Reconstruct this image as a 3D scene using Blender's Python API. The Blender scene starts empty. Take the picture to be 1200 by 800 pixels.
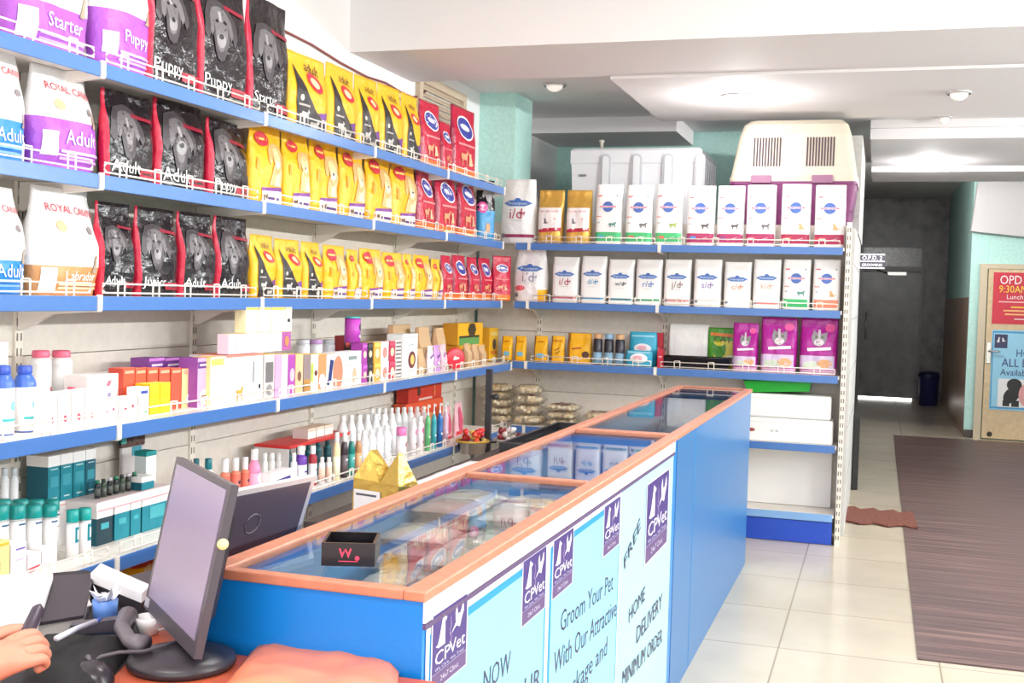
import bpy, bmesh, math, random
from mathutils import Vector, Matrix, noise
from mathutils.geometry import tessellate_polygon
random.seed(7)
COL = bpy.context.scene.collection
PI = math.pi
# ------------------------------------------------------------------ camera model (1200x800 frame)
FPX, YAW, PITCH, ROLL, EYE = 1358.37, 0.30586, 0.04057, 0.02876, 1.5
def _cam():
    cy, sy = math.cos(YAW), math.sin(YAW)
    f = Vector((-sy, cy, 0)); r = Vector((cy, sy, 0)); u = Vector((0, 0, 1))
    f2 = f*math.cos(PITCH) - u*math.sin(PITCH); u2 = u*math.cos(PITCH) + f*math.sin(PITCH)
    return r*math.cos(ROLL) + u2*math.sin(ROLL), u2*math.cos(ROLL) - r*math.sin(ROLL), f2
CR, CU, CF = _cam()
CO = Vector((0, 0, EYE))
def ray(x, y): return CR*((x-600)/FPX) - CU*((y-400)/FPX) + CF
def on_x(x, y, X): d = ray(x, y); return CO + d*(X/d.x)
def on_y(x, y, Y): d = ray(x, y); return CO + d*(Y/d.y)
def on_z(x, y, Z): d = ray(x, y); return CO + d*((Z-EYE)/d.z)
def y_at(px, X, z):              # depth along the left wall of what photo column px shows at height z
    y = 350
    for _ in range(6):
        p = on_x(px, y, X)
        # move along the image column until the height is right
        q = on_x(px, y+1, X); y += (z-p.z)/(q.z-p.z)
    return on_x(px, y, X).y
def x_at(px, Y, z):
    y = 350
    for _ in range(6):
        p = on_y(px, y, Y); q = on_y(px, y+1, Y); y += (z-p.z)/(q.z-p.z)
    return on_y(px, y, Y).x
# ------------------------------------------------------------------ materials
def lin(c):
    return tuple(((v/255)/12.92 if v/255 <= .04045 else ((v/255+.055)/1.055)**2.4) for v in c[:3]) + (1,)
MATS = {}
def M(rgb, rough=.5, metal=0, bump=0, scale=30, spec=.5, key=None, var=0, emit=0):
    k = key or (tuple(rgb), rough, metal, bump, scale, spec, var, emit)
    if k in MATS: return MATS[k]
    m = bpy.data.materials.new('surface_%d_%d_%d' % tuple(rgb)); m.use_nodes = True
    nt = m.node_tree; b = nt.nodes['Principled BSDF']
    b.inputs['Base Color'].default_value = lin(rgb); b.inputs['Roughness'].default_value = rough
    b.inputs['Metallic'].default_value = metal; b.inputs['Specular IOR Level'].default_value = spec
    if emit:
        b.inputs['Emission Color'].default_value = lin(rgb); b.inputs['Emission Strength'].default_value = emit
    if bump or var:
        tc = nt.nodes.new('ShaderNodeTexCoord'); n = nt.nodes.new('ShaderNodeTexNoise')
        n.inputs['Scale'].default_value = scale; n.inputs['Detail'].default_value = 3
        nt.links.new(tc.outputs['Object'], n.inputs['Vector'])
        if bump:
            bp = nt.nodes.new('ShaderNodeBump'); bp.inputs['Strength'].default_value = bump; bp.inputs['Distance'].default_value = .02
            nt.links.new(n.outputs['Fac'], bp.inputs['Height']); nt.links.new(bp.outputs['Normal'], b.inputs['Normal'])
        if var:
            rp = nt.nodes.new('ShaderNodeValToRGB')
            rp.color_ramp.elements[0].position = .3; rp.color_ramp.elements[1].position = .7
            rp.color_ramp.elements[0].color = lin([max(0, v*(1-var)) for v in rgb]); rp.color_ramp.elements[1].color = lin([min(255, v*(1+var)) for v in rgb])
            nt.links.new(n.outputs['Fac'], rp.inputs['Fac']); nt.links.new(rp.outputs['Color'], b.inputs['Base Color'])
    MATS[k] = m
    return m
def foil(rgb, rough=.32): return M(rgb, rough, 0, .35, 26)
def paperm(rgb): return M(rgb, .55, 0, .08, 40)
def glass_mat(name, tint, ior=1.5, rough=.0, density=0.0, col=(255, 255, 255)):
    m = bpy.data.materials.new(name); m.use_nodes = True; nt = m.node_tree; nt.nodes.clear()
    o = nt.nodes.new('ShaderNodeOutputMaterial'); t = nt.nodes.new('ShaderNodeBsdfTransparent'); g = nt.nodes.new('ShaderNodeBsdfGlossy')
    t.inputs['Color'].default_value = lin(tint); g.inputs['Roughness'].default_value = rough
    fr = nt.nodes.new('ShaderNodeFresnel'); fr.inputs['IOR'].default_value = ior; mx = nt.nodes.new('ShaderNodeMixShader')
    nt.links.new(fr.outputs[0], mx.inputs[0]); nt.links.new(g.outputs[0], mx.inputs[2])
    ge = nt.nodes.new('ShaderNodeNewGeometry'); ml = nt.nodes.new('ShaderNodeMath'); ml.operation = 'MULTIPLY_ADD'; ml.inputs[1].default_value = 1/ior-ior; ml.inputs[2].default_value = ior
    nt.links.new(ge.outputs['Backfacing'], ml.inputs[0]); nt.links.new(ml.outputs[0], fr.inputs['IOR'])      # both faces of a thin sheet reflect alike
    src = t.outputs[0]
    if density:
        d = nt.nodes.new('ShaderNodeBsdfDiffuse'); d.inputs['Color'].default_value = lin(col)
        m2 = nt.nodes.new('ShaderNodeMixShader'); m2.inputs[0].default_value = density
        nt.links.new(t.outputs[0], m2.inputs[1]); nt.links.new(d.outputs[0], m2.inputs[2]); src = m2.outputs[0]
    nt.links.new(src, mx.inputs[1]); nt.links.new(mx.outputs[0], o.inputs['Surface'])
    return m
# ------------------------------------------------------------------ mesh builder
class MB:
    def __init__(s): s.v = []; s.f = []; s.m = []; s.sm = []; s.mats = []
    def mi(s, mat):
        if mat not in s.mats: s.mats.append(mat)
        return s.mats.index(mat)
    def add(s, vs, fs, mat, smooth=False, T=None):
        o = len(s.v); s.v += [tuple(T @ Vector(p)) if T else tuple(p) for p in vs]
        i = s.mi(mat)
        for f in fs: s.f.append([o+k for k in f]); s.m.append(i); s.sm.append(smooth)
        return s
    def box(s, x0, x1, y0, y1, z0, z1, mat, bev=0, T=None, mats=None):
        if bev <= 0:
            vs = [(x, y, z) for z in (z0, z1) for y in (y0, y1) for x in (x0, x1)]
            fs = [(0, 2, 3, 1), (4, 5, 7, 6), (0, 1, 5, 4), (2, 6, 7, 3), (0, 4, 6, 2), (1, 3, 7, 5)]
            if mats:
                o = len(s.v); s.v += [tuple(T @ Vector(p)) if T else p for p in vs]
                for f, mm in zip(fs, mats): s.f.append([o+k for k in f]); s.m.append(s.mi(mm)); s.sm.append(False)
                return s
            return s.add(vs, fs, mat, False, T)
        b = bmesh.new(); bmesh.ops.create_cube(b, size=1)
        for v in b.verts: v.co = Vector(((x0+x1)/2+v.co.x*(x1-x0), (y0+y1)/2+v.co.y*(y1-y0), (z0+z1)/2+v.co.z*(z1-z0)))
        bmesh.ops.bevel(b, geom=b.edges[:], offset=bev, segments=2, affect='EDGES', profile=.5)
        b.verts.index_update()
        s.add([v.co[:] for v in b.verts], [[v.index for v in f.verts] for f in b.faces], mat, False, T); b.free(); return s
    def tube(s, pts, r, mat, n=8, T=None, closed=False):
        pts = [Vector(p) for p in pts]; vs = []; fs = []
        for i, p in enumerate(pts):
            a = pts[max(i-1, 0)]; c = pts[min(i+1, len(pts)-1)]
            if closed: a = pts[i-1]; c = pts[(i+1) % len(pts)]
            d = (c-a).normalized(); up = Vector((0, 0, 1)) if abs(d.z) < .9 else Vector((1, 0, 0))
            e = d.cross(up).normalized(); g = d.cross(e); rr = r[i] if isinstance(r, (list, tuple)) else r
            vs += [p+e*(rr*math.cos(2*PI*k/n))+g*(rr*math.sin(2*PI*k/n)) for k in range(n)]
        L = len(pts)
        for i in range(L if closed else L-1):
            j = (i+1) % L
            for k in range(n): fs.append((i*n+k, i*n+(k+1) % n, j*n+(k+1) % n, j*n+k))
        if not closed: fs += [tuple(range(n)), tuple(range((L-1)*n, L*n))]
        return s.add(vs, fs, mat, True, T)
    def lathe(s, prof, mat, n=16, T=None, sx=1, sy=1):
        vs = [(r*math.cos(2*PI*k/n)*sx, r*math.sin(2*PI*k/n)*sy, z) for r, z in prof for k in range(n)]
        fs = [(i*n+k, i*n+(k+1) % n, (i+1)*n+(k+1) % n, (i+1)*n+k) for i in range(len(prof)-1) for k in range(n)]
        fs += [tuple(range(n))[::-1], tuple(range((len(prof)-1)*n, len(prof)*n))]
        return s.add(vs, fs, mat, True, T)
    def prism(s, poly, a, b, mat, axis='y', T=None):          # polygon in the plane across an axis, from a to b
        n = len(poly)
        def pt(p, q): return {'x': (q, p[0], p[1]), 'y': (p[0], q, p[1]), 'z': (p[0], p[1], q)}[axis]
        vs = [pt(p, a) for p in poly] + [pt(p, b) for p in poly]
        fs = [(i, (i+1) % n, n+(i+1) % n, n+i) for i in range(n)]
        tri = [tuple(t) for t in tessellate_polygon([[Vector((p[0], p[1], 0)) for p in poly]])]
        fs += tri + [tuple(n+i for i in t) for t in tri]
        return s.add(vs, fs, mat, False, T)
    def build(s, name, parent=None, loc=None, rot=None):
        me = bpy.data.meshes.new(name); me.from_pydata(s.v, [], s.f)
        for m in s.mats: me.materials.append(m)
        me.polygons.foreach_set('material_index', s.m); me.polygons.foreach_set('use_smooth', s.sm)
        b = bmesh.new(); b.from_mesh(me); bmesh.ops.recalc_face_normals(b, faces=b.faces[:]); b.to_mesh(me); b.free()
        o = bpy.data.objects.new(name, me); COL.objects.link(o)
        if parent: o.parent = parent
        if loc is not None: o.location = loc
        if rot is not None: o.rotation_euler = rot
        return o
def tag(o, label, cat, group=None, kind=None):
    o['label'] = label; o['category'] = cat
    if group: o['group'] = group
    if kind: o['kind'] = kind
    return o
def empty(name, loc=(0, 0, 0), rz=0):
    o = bpy.data.objects.new(name, None); o.empty_display_size = .05; COL.objects.link(o); o.location = loc; o.rotation_euler = (0, 0, rz); return o
def structure(o): o['kind'] = 'structure'; return o
def clone(o, loc, rz=None):
    def cp(a, parent):
        c = a.copy(); COL.objects.link(c)
        if parent: c.parent = parent
        for ch in a.children: cp(ch, c)
        return c
    r = cp(o, None); r.location = loc
    if rz is not None: r.rotation_euler = (0, 0, rz)
    return r
ORD = ['first', 'second', 'third', 'fourth', 'fifth', 'sixth', 'seventh', 'eighth', 'ninth', 'tenth', 'eleventh', 'twelfth', 'thirteenth', 'fourteenth', 'fifteenth', 'sixteenth', 'seventeenth', 'eighteenth', 'nineteenth', 'twentieth']
# ------------------------------------------------------------------ lettering and flat shapes
_T = {}
def text_tris(s):
    if s in _T: return _T[s]
    c = bpy.data.curves.new('t', 'FONT'); c.body = s; c.resolution_u = 2; c.align_x = 'LEFT'
    o = bpy.data.objects.new('t', c); COL.objects.link(o)
    dg = bpy.context.evaluated_depsgraph_get(); me = o.evaluated_get(dg).to_mesh()
    vs = [(v.co.x, v.co.y) for v in me.vertices]; fs = [tuple(p.vertices) for p in me.polygons]
    bpy.data.objects.remove(o); bpy.data.curves.remove(c)
    if vs:
        x0 = min(v[0] for v in vs); x1 = max(v[0] for v in vs); w = x1-x0 or 1
        vs = [((x-x0)/w, y/w) for x, y in vs]          # unit width, baseline at 0
    _T[s] = (vs, fs); return _T[s]
def text_h(s): return .69/1.0*0 + max([v[1] for v in text_tris(s)[0]] or [0])
def poly_tris(pts): return pts, [tuple(t) for t in tessellate_polygon([[Vector((p[0], p[1], 0)) for p in pts]])]
def ell(rx, rz, n=20): return [(rx*math.cos(2*PI*k/n), rz*math.sin(2*PI*k/n)) for k in range(n)]
DOGHEAD = [(-.20, .5), (-.34, .46), (-.50, .22), (-.56, -.10), (-.46, -.24), (-.36, -.08), (-.30, .10), (-.27, -.15), (-.20, -.38), (-.12, -.52), (0, -.56), (.12, -.52), (.20, -.38), (.27, -.15), (.30, .10), (.36, -.08), (.46, -.24), (.56, -.10), (.50, .22), (.34, .46), (.20, .5), (0, .54)]
CATHEAD = [(-.42, .52), (-.18, .36), (.18, .36), (.42, .52), (.46, .05), (.38, -.25), (.18, -.45), (0, -.5), (-.18, -.45), (-.38, -.25), (-.46, .05)]
SITDOG = [(-.30, -.5), (-.45, -.42), (-.33, -.38), (-.24, -.20), (-.12, .15), (-.06, .34), (0, .5), (.08, .40), (.22, .34), (.20, .26), (.10, .22), (.12, 0), (.12, -.5)]
STANDPET = [(-.5, -.1), (-.42, .22), (-.1, .18), (.2, .22), (.28, .42), (.36, .34), (.5, .26), (.36, .14), (.3, -.05), (.32, -.45), (.22, -.45), (.2, -.12), (-.2, -.12), (-.26, -.45), (-.36, -.45), (-.36, -.1), (-.5, .25)]
SITCAT = [(-.25, .5), (-.18, .38), (-.06, .36), (.02, .46), (.04, .3), (.0, .2), (.16, -.05), (.24, -.3), (.5, -.2), (.5, -.28), (.24, -.46), (-.3, -.46), (-.22, -.1), (-.24, .15), (-.32, .28)]
def xf(vs, sx, sz, rot, cx, cz):
    c, s = math.cos(rot), math.sin(rot)
    return [(cx+x*sx*c-z*sz*s, cz+x*sx*s+z*sz*c) for x, z in vs]
def subdiv(vs, fs, L):
    vs = list(vs); out = []; st = []
    for f in fs:
        for k in range(1, len(f)-1): st.append((f[0], f[k], f[k+1]))
    n = 0
    while st:
        t = st.pop(); e = [(math.dist(vs[t[i]], vs[t[(i+1) % 3]]), i) for i in range(3)]; d, i = max(e)
        if d <= L or n > 3000: out.append(t); continue
        n += 1
        a, b, c = t[i], t[(i+1) % 3], t[(i+2) % 3]
        vs.append(((vs[a][0]+vs[b][0])/2, (vs[a][1]+vs[b][1])/2)); k = len(vs)-1
        st += [(a, k, c), (k, b, c)]
    return vs, out
def shape2d(it, w, h, L):
    kind, cx, cz, size, rot, rgb = it[:6]; asp = it[6] if len(it) > 6 else 1
    X, Z, sz = cx*w/2, cz*h, size*w
    if isinstance(kind, tuple):                      # outline given in half widths across and share of the height
        vs, fs = poly_tris([(u*w/2, v*h) for u, v in kind])
        return subdiv(vs, fs, L)
    if isinstance(kind, str) and kind.startswith('T:'):
        vs, fs = text_tris(kind[2:]); hh = text_h(kind[2:])
        vs = [(x-.5, (y-hh/2)*asp) for x, y in vs]; vs = xf(vs, sz, sz, rot, X, Z)
        return vs, [(f[0], f[k], f[k+1]) for f in fs for k in range(1, len(f)-1)]
    p = {'ell': ell(.5, .5), 'dog': DOGHEAD, 'cat': CATHEAD, 'sit': SITDOG, 'pet': STANDPET, 'sitcat': SITCAT,
         'rect': [(-.5, -.5), (.5, -.5), (.5, .5), (-.5, .5)], 'hex': [(-.5, 0), (-.28, -.5), (.28, -.5), (.5, 0), (.28, .5), (-.28, .5)],
         'dia': [(-.5, 0), (0, -.5), (.5, 0), (0, .5)]}.get(kind, kind) if isinstance(kind, str) else kind
    vs, fs = poly_tris(p); vs = xf(vs, sz, sz*asp, rot, X, Z); return subdiv(vs, fs, L)
def decals(mb, S, items, w, h, off=.002, L=.022):
    """items: (shape, cx, cz, size, rot, rgb[, aspect]) in half widths across, share of the height up, share of the width for the size."""
    for lay, it in enumerate(items):
        vs, fs = shape2d(it, w, h, L)
        mb.add([S(x, z, off+(lay+1)*.0002) for x, z in vs], fs, M(it[5], .4))
def print_parts(parent, S, items, w, h, off=.002, L=.022):
    """each separate picture, emblem or line of words is a part of its own"""
    sh = [shape2d(it, w, h, L) for it in items]
    bb = [(min(v[0] for v in s[0]), max(v[0] for v in s[0]), min(v[1] for v in s[0]), max(v[1] for v in s[0])) if s[0] else (0, 0, 0, 0) for s in sh]
    grp = list(range(len(items))); g = .004
    for i in range(len(items)):
        for j in range(i):
            a, b = bb[i], bb[j]
            if a[0]-g < b[1] and b[0]-g < a[1] and a[2]-g < b[3] and b[2]-g < a[3]:
                x, y = grp[i], grp[j]; grp = [y if q == x else q for q in grp]
    for k in sorted(set(grp)):
        ids = [i for i in range(len(items)) if grp[i] == k]; kinds = [items[i][0] for i in ids]; mb = MB()
        for i in ids:
            vs, fs = sh[i]; mb.add([S(x, z, off+(i+1)*.0002) for x, z in vs], fs, M(items[i][5], .4))
        st = [q for q in kinds if isinstance(q, str)]
        nm = 'dog_picture' if 'dog' in st else 'cat_picture' if 'cat' in st or 'sitcat' in st else 'lettering' if all(q.startswith('T:') for q in st) and st else 'animal_picture' if 'pet' in st or 'sit' in st else 'emblem' if st and any(q in ('ell', 'hex', 'dia') for q in st) else 'colour_band'
        if mb.v: mb.build(nm, parent)
# ------------------------------------------------------------------ bags and pouches
def sstep(a, b, t): t = max(0, min(1, (t-a)/(b-a))); return t*t*(3-2*t)
def bag(name, w, d, h, style, printf, items, seed=0, amp=.006, loc=(0, 0, 0), rz=0, nu=18, nv=22, pname='front_print', tilt=0):
    """a filled bag whose front looks down local -y, base at z=0; printf(u,v) gives the material of each patch of the film"""
    def prof(v):
        if style == 'block': return (.9+.1*sstep(0, .06, v))*(1-.82*sstep(.74, 1, v))
        if style == 'pillow': return max(.05, math.sin(PI*min(1, max(0, v*.94+.03)))**.55)
        if style == 'soft': return (.75+.25*sstep(0, .2, v))*(1-.75*sstep(.45, .97, v))*(1 if v < .96 else .8)
        return (.88+.12*sstep(0, .1, v))*(1-.93*sstep(.5, .93, v))             # gusset, crimped flat at the top
    pw = {'block': 9, 'pillow': 2.2, 'soft': 2.6}.get(style, 5)
    def hw(v):
        if style == 'pillow': return w/2*(.95+.05*math.sin(PI*v))
        if style == 'soft': return w/2*(.93+.07*math.sin(PI*min(1, v*1.3)))*(1-.1*sstep(.6, 1, v))
        if style == 'block': return w/2*(1-.012*sstep(.7, 1, v))
        return w/2*(.97+.03*math.sin(PI*v))
    sd = seed*3.71
    def wr(u, v):
        a = noise.noise(Vector((u*1.7+sd, v*2.6+sd, sd)))*amp + noise.noise(Vector((u*4+sd, v*7, sd+5)))*amp*.5
        return a
    def front(u, v, off=0):
        c = max(0, 1-abs(u)**pw)**.5
        y = -d/2*prof(v)*c - wr(u, v)*(1 if style != 'block' else .5)*min(1, v*8)
        x = hw(v)*u + noise.noise(Vector((sd, v*3, 9)))*amp*.8*v
        return Vector((x, y-off, h*v*(1+.0*u)))
    def S(x, z, off):
        v = max(0, min(1, z/h)); u = max(-1, min(1, x/hw(v))); return front(u, v, off)
    mb = MB(); nb = 8; ring = nu+nb
    vs = []
    for j in range(nv+1):
        v = j/nv
        for i in range(nu):
            u = math.sin(PI/2*(-1+2*i/nu))*.5 + .5*(-1+2*i/nu); vs.append(front(u, v))
        for i in range(nb):
            u = 1-2*i/nb; c = max(0, 1-abs(u)**pw)**.5
            p = front(u, v); vs.append(Vector((p.x, d/2*prof(v)*c if abs(u) < .999 else p.y, p.z)))
    for j in range(nv):
        for i in range(ring):
            a, b = j*ring+i, j*ring+(i+1) % ring
            u = (-1+2*(i+.5)/nu); u = math.sin(PI/2*u)*.5+.5*u
            if i >= nu: u = 1.2 if i < nu+2 else (-1.2 if i >= ring-2 else 2)
            mb.add([], [], printf(0, .5)); k = mb.mi(printf(u, (j+.5)/nv))
            mb.f.append([a, b, b+ring, a+ring]); mb.m.append(k); mb.sm.append(True)
    mb.v = [tuple(p) for p in vs]
    mb.f += [list(range(ring)), list(range(nv*ring, (nv+1)*ring))]; k = mb.mi(printf(0, 0)); mb.m += [k, mb.mi(printf(0, .999))]; mb.sm += [False, False]
    o = mb.build(name, None, loc, (tilt, 0, rz))
    if items:
        print_parts(o, S, items, w, h, .003)
    return o
# ------------------------------------------------------------------ cartons and bottles
def carton(name, w, d, h, front, side, top, items=(), loc=(0, 0, 0), rz=0, band=None, flap=True):
    mb = MB(); F, Sd, Tp = paperm(front), paperm(side), paperm(top)
    x, y = w/2, d/2
    mb.box(-x, x, -y, y, 0, h, F, mats=[Tp, Tp, F, F, Sd, Sd])
    if flap: mb.box(-x*.97, x*.97, -y*.97, -y*.97+.004, h, h+.0012, Tp)
    o = mb.build(name, None, loc, (0, 0, rz))
    dm = MB(); it = list(items)
    if band:
        for (z0, z1, c) in band:
            t = .0009
            dm.box(-x-t, x+t, -y-t, y+t, h*z0, h*z1+(.0016 if z1 > .99 else 0), paperm(c))
    S = lambda px, pz, off: Vector((px, -y-off-.0006, pz))
    if dm.v: dm.build('lid_band', o)
    if it: print_parts(o, S, it, w, h, .0008, .1)
    return o
def bottle(name, r, h, body, cap, label=None, kind='round', loc=(0, 0, 0), rz=0, capr=.45, caph=.14, lab=(.12, .6), neck=.2, items=(), sy=1):
    mb = MB(); bm_ = M(body, .3)
    zs = h*(1-caph)
    mb.lathe([(r*.92, 0), (r, h*.015), (r, zs-h*neck), (r*.93, zs-h*neck*.7), (r*capr*1.15, zs-h*.03), (r*capr*.95, zs-h*.015), (r*capr*.95, zs)], bm_, 16, None, 1, sy)
    o = mb.build(name, None, loc, (0, 0, rz))
    c = MB(); cm = M(cap, .35)
    if kind == 'spray':
        c.lathe([(r*.42, zs-.004), (r*.42, zs+h*.05), (r*.2, zs+h*.07), (r*.18, h*.96), (r*.12, h)], cm, 12)
        c.box(-r*.14, r*.14, -r*.8, r*.1, h*.93, h*.985, cm)
    else:
        c.lathe([(r*capr, zs-.001), (r*capr*1.04, zs+h*.005), (r*capr*1.04, h*.985), (r*capr*.9, h)], cm, 14, None, 1, sy)
    c.build('cap', o)
    if label:
        l = MB(); l.lathe([(r*1.012, h*lab[0]), (r*1.012, h*lab[1])], M(label, .45), 16, None, 1, sy)
        lo = l.build('label', o)
        if items: print_parts(lo, lambda x, z, off: Vector((x, -sy*math.sqrt(max(1e-6, (r*1.02)**2-min(x*x, r*r)))-off, z)), items, 2*r, h, .0005, .012)
    return o
WORLD, E_FRONT, E_CEIL_FILL, EXPO, E_DOWN, E_SIDE_FILL = 1.2, 140, 26, 0.25, 14, 80
# ================================================================== THE ROOM
def nodes_mat(name):
    m = bpy.data.materials.new(name); m.use_nodes = True
    return m, m.node_tree, m.node_tree.nodes['Principled BSDF']
def tile_mat(name, c1, c2, grout, w, h, rough, offs=(0, 0), mortar=.004, bumpy=False, offset=0.0):
    m, nt, b = nodes_mat(name); tc = nt.nodes.new('ShaderNodeTexCoord'); mp = nt.nodes.new('ShaderNodeMapping'); br = nt.nodes.new('ShaderNodeTexBrick')
    mp.inputs['Location'].default_value = (offs[0], offs[1], 0)
    br.offset = offset; br.inputs['Scale'].default_value = 1; br.inputs['Brick Width'].default_value = w; br.inputs['Row Height'].default_value = h
    br.inputs['Mortar Size'].default_value = mortar; br.inputs['Color1'].default_value = lin(c1); br.inputs['Color2'].default_value = lin(c2); br.inputs['Mortar'].default_value = lin(grout)
    n = nt.nodes.new('ShaderNodeTexNoise'); n.inputs['Scale'].default_value = 3; n.inputs['Detail'].default_value = 6
    mx = nt.nodes.new('ShaderNodeMix'); mx.data_type = 'RGBA'; mx.blend_type = 'MULTIPLY'; mx.inputs[0].default_value = .25
    nt.links.new(tc.outputs['Object'], mp.inputs[0]); nt.links.new(mp.outputs[0], br.inputs['Vector']); nt.links.new(tc.outputs['Object'], n.inputs['Vector'])
    nt.links.new(br.outputs['Color'], mx.inputs[6]); nt.links.new(n.outputs['Fac'], mx.inputs[7]); nt.links.new(mx.outputs[2], b.inputs['Base Color'])
    b.inputs['Roughness'].default_value = rough
    return m
floor_m = tile_mat('cream floor tile', (216, 204, 184), (210, 197, 176), (168, 154, 134), .66, .66, .16, (.36, .17))
def plank_mat():
    m, nt, b = nodes_mat('dark plank matting'); tc = nt.nodes.new('ShaderNodeTexCoord'); mp = nt.nodes.new('ShaderNodeMapping')
    mp.inputs['Scale'].default_value = (1.1, 42, 1); n = nt.nodes.new('ShaderNodeTexNoise'); n.inputs['Scale'].default_value = 1; n.inputs['Detail'].default_value = 5
    rp = nt.nodes.new('ShaderNodeValToRGB'); e = rp.color_ramp.elements
    e[0].position = .32; e[0].color = lin((74, 56, 57)); e[1].position = .68; e[1].color = lin((138, 108, 100)); k = e.new(.5); k.color = lin((98, 76, 75))
    nt.links.new(tc.outputs['Object'], mp.inputs[0]); nt.links.new(mp.outputs[0], n.inputs['Vector']); nt.links.new(n.outputs['Fac'], rp.inputs['Fac'])
    nt.links.new(rp.outputs['Color'], b.inputs['Base Color']); b.inputs['Roughness'].default_value = .45
    return m
white_p = M((240, 238, 238), .7, 0, .05, 60); ceil_p = M((234, 230, 231), .75, 0, .04, 50); teal_p = M((192, 232, 225), .7, 0, .06, 40, var=.03)
cream_metal = M((236, 228, 216), .4); panel_m = M((222, 214, 204), .5, var=.02); grey_p = M((198, 196, 194), .6, var=.03)
XW = -2.76
def solid(name, boxes, mat, **k):
    mb = MB()
    for b in boxes: mb.box(*b, mat, **k)
    return structure(mb.build(name))
solid('floor', [(XW, 3.4, -2.2, 21, -.1, 0)], floor_m)
solid('wall_left', [(XW-.12, XW, -2.2, 21, 0, 3.5)], white_p)
solid('wall_right', [(3.4, 3.52, -2.2, 14.45, 0, 3.5)], teal_p)
# ceiling with its dropped beams and panels
solid('ceiling', [(XW, 3.4, -2.2, 5.70, 3.10, 3.2), (XW, 3.4, 6.57, 12.2, 2.92, 3.02), (-2.4, 3.4, 12.2, 21, 3.2, 3.3)], ceil_p)
solid('ceiling_beam', [(XW, 3.4, 5.70, 6.57, 2.77, 3.2)], ceil_p)
solid('ceiling_panel', [(-1.53, 3.4, 6.58, 8.2, 2.755, 2.915)], ceil_p)
b_left = on_y(793, 140, 9.0).x
solid('ceiling_beam_rear', [(XW, b_left, 9.0, 9.85, 2.80, 2.92), (-.12, 3.4, 9.45, 11.3, 2.78, 2.92), (-.12, 3.4, 9.40, 9.5, 2.86, 2.92), (-.12, 3.4, 11.3, 12.2, 2.73, 3.3)], ceil_p)
solid('pillar', [(XW, -2.49, 7.82, 8.22, 0, 2.92)], teal_p)
solid('wall_back', [(XW, -.27, 9.9, 10.02, 0, 2.92)], teal_p)
solid('wall_partition', [(-.27, -.165, 7.76, 9.9, 0, 1.985), (-.27, -.155, 8.36, 9.9, 1.985, 2.66)], grey_p)
seam = MB()
for z in (.35, .70, 1.05, 1.40, 1.75, 2.1): seam.box(-.165, -.1635, 7.76, 9.9, z, z+.006, M((150, 148, 146), .6))
structure(seam.build('trim_1'))
solid('wall_recess', [(XW, -.27, 7.80, 9.9, 1.90, 1.98)], M((206, 202, 198), .7))          # deck over the low store behind the shelving
# corridor
dark_tile = M((78, 74, 74), .35, 0, .2, 6, var=.4)
brown_tile = tile_mat('brown wall tile', (180, 150, 128), (166, 138, 118), (120, 100, 88), .6, .3, .3, (0, 0))
solid('wall_corridor_left', [(-.62, -.50, 9.9, 19.6, 0, 3.2)], M((92, 88, 86), .6, var=.2))
solid('wall_corridor_end', [(-.62, 1.17, 19.55, 19.7, 0, 3.2)], dark_tile)
xr = on_z(1112, 508, 0).x
solid('wall_corridor_right', [(1.0, 1.17, 14.42, 19.55, 0, 3.2)], teal_p)
mb = MB(); mb.box(.985, 1.0, 14.43, 19.5, 0, 1.62, brown_tile); structure(mb.build('wall_corridor_tiles'))
solid('wall_rear', [(1.17, 3.4, 14.32, 14.45, 0, 3.2), (.985, 1.17, 14.34, 14.42, 0, 3.2)], teal_p)
mb = MB(); mb.box(.98, 1.12, 14.325, 14.34, 0, .09, M((70, 62, 58), .6)); structure(mb.build('baseboard_rear'))
# sloped soffit of the stair above the rear door
mb = MB(); p = [on_y(x, y, 14.15) for x, y in ((1146, 214), (1138, 271), (1200, 277.5), (1330, 290), (1330, 205))]
mb.prism([(q.x, q.z) for q in p], 14.1, 14.30, M((208, 204, 204), .7)); structure(mb.build('ceiling_soffit'))
# plank matting and the small doormat
mb = MB(); mb.box(.215, 3.3, 5.17, 14.05, 0, .006, plank_mat()); m = mb.build('floor_matting'); tag(m, 'dark brown plank-pattern floor matting laid over the cream tiles on the right', 'floor mat')
mb = MB(); dmat = M((116, 66, 54), .9, 0, .5, 60, var=.2)
n = 10
top = [(-.165+.455*i/n, 8.82+.06*math.sin(i*2.1)-.03*i/n) for i in range(n+1)]; bot = [(-.165+.47*i/n, 8.22+.04*math.sin(i*1.7+1)) for i in range(n+1)]
mb.prism(bot+top[::-1], .007, .016, dmat, 'z'); m = mb.build('doormat'); tag(m, 'small rumpled reddish brown doormat beside the end of the white shelving', 'doormat')
# ------------------------------------------------------------------ far door, sign, bin
dk = M((34, 32, 34), .25); fr_m = M((92, 90, 90), .4, .3)
t = empty('corridor_door', (0, 0, 0)); t.name = 'door_1'; structure(t)
xa, xb = on_y(1005, 400, 19.5).x, on_y(1079, 400, 19.5).x
mb = MB(); mb.box(xa+.04, xb-.04, 19.47, 19.53, .03, 2.02, M((70, 66, 66), .3, var=.4, scale=4)); mb.build('door_leaf', t)
mb = MB(); mb.box(xa+.04, xb-.04, 19.48, 19.53, 2.12, 2.42, M((110, 108, 108), .25, var=.2)); mb.build('transom_pane', t)
mb = MB()
for a in ((xa, xa+.04, 0, 2.46), (xb-.04, xb, 0, 2.46), (xa+.04, xb-.04, 2.04, 2.12), (xa+.04, xb-.04, 2.42, 2.46)): mb.box(a[0], a[1], 19.44, 19.53, a[2], a[3], fr_m)
mb.build('door_frame', t)
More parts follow.
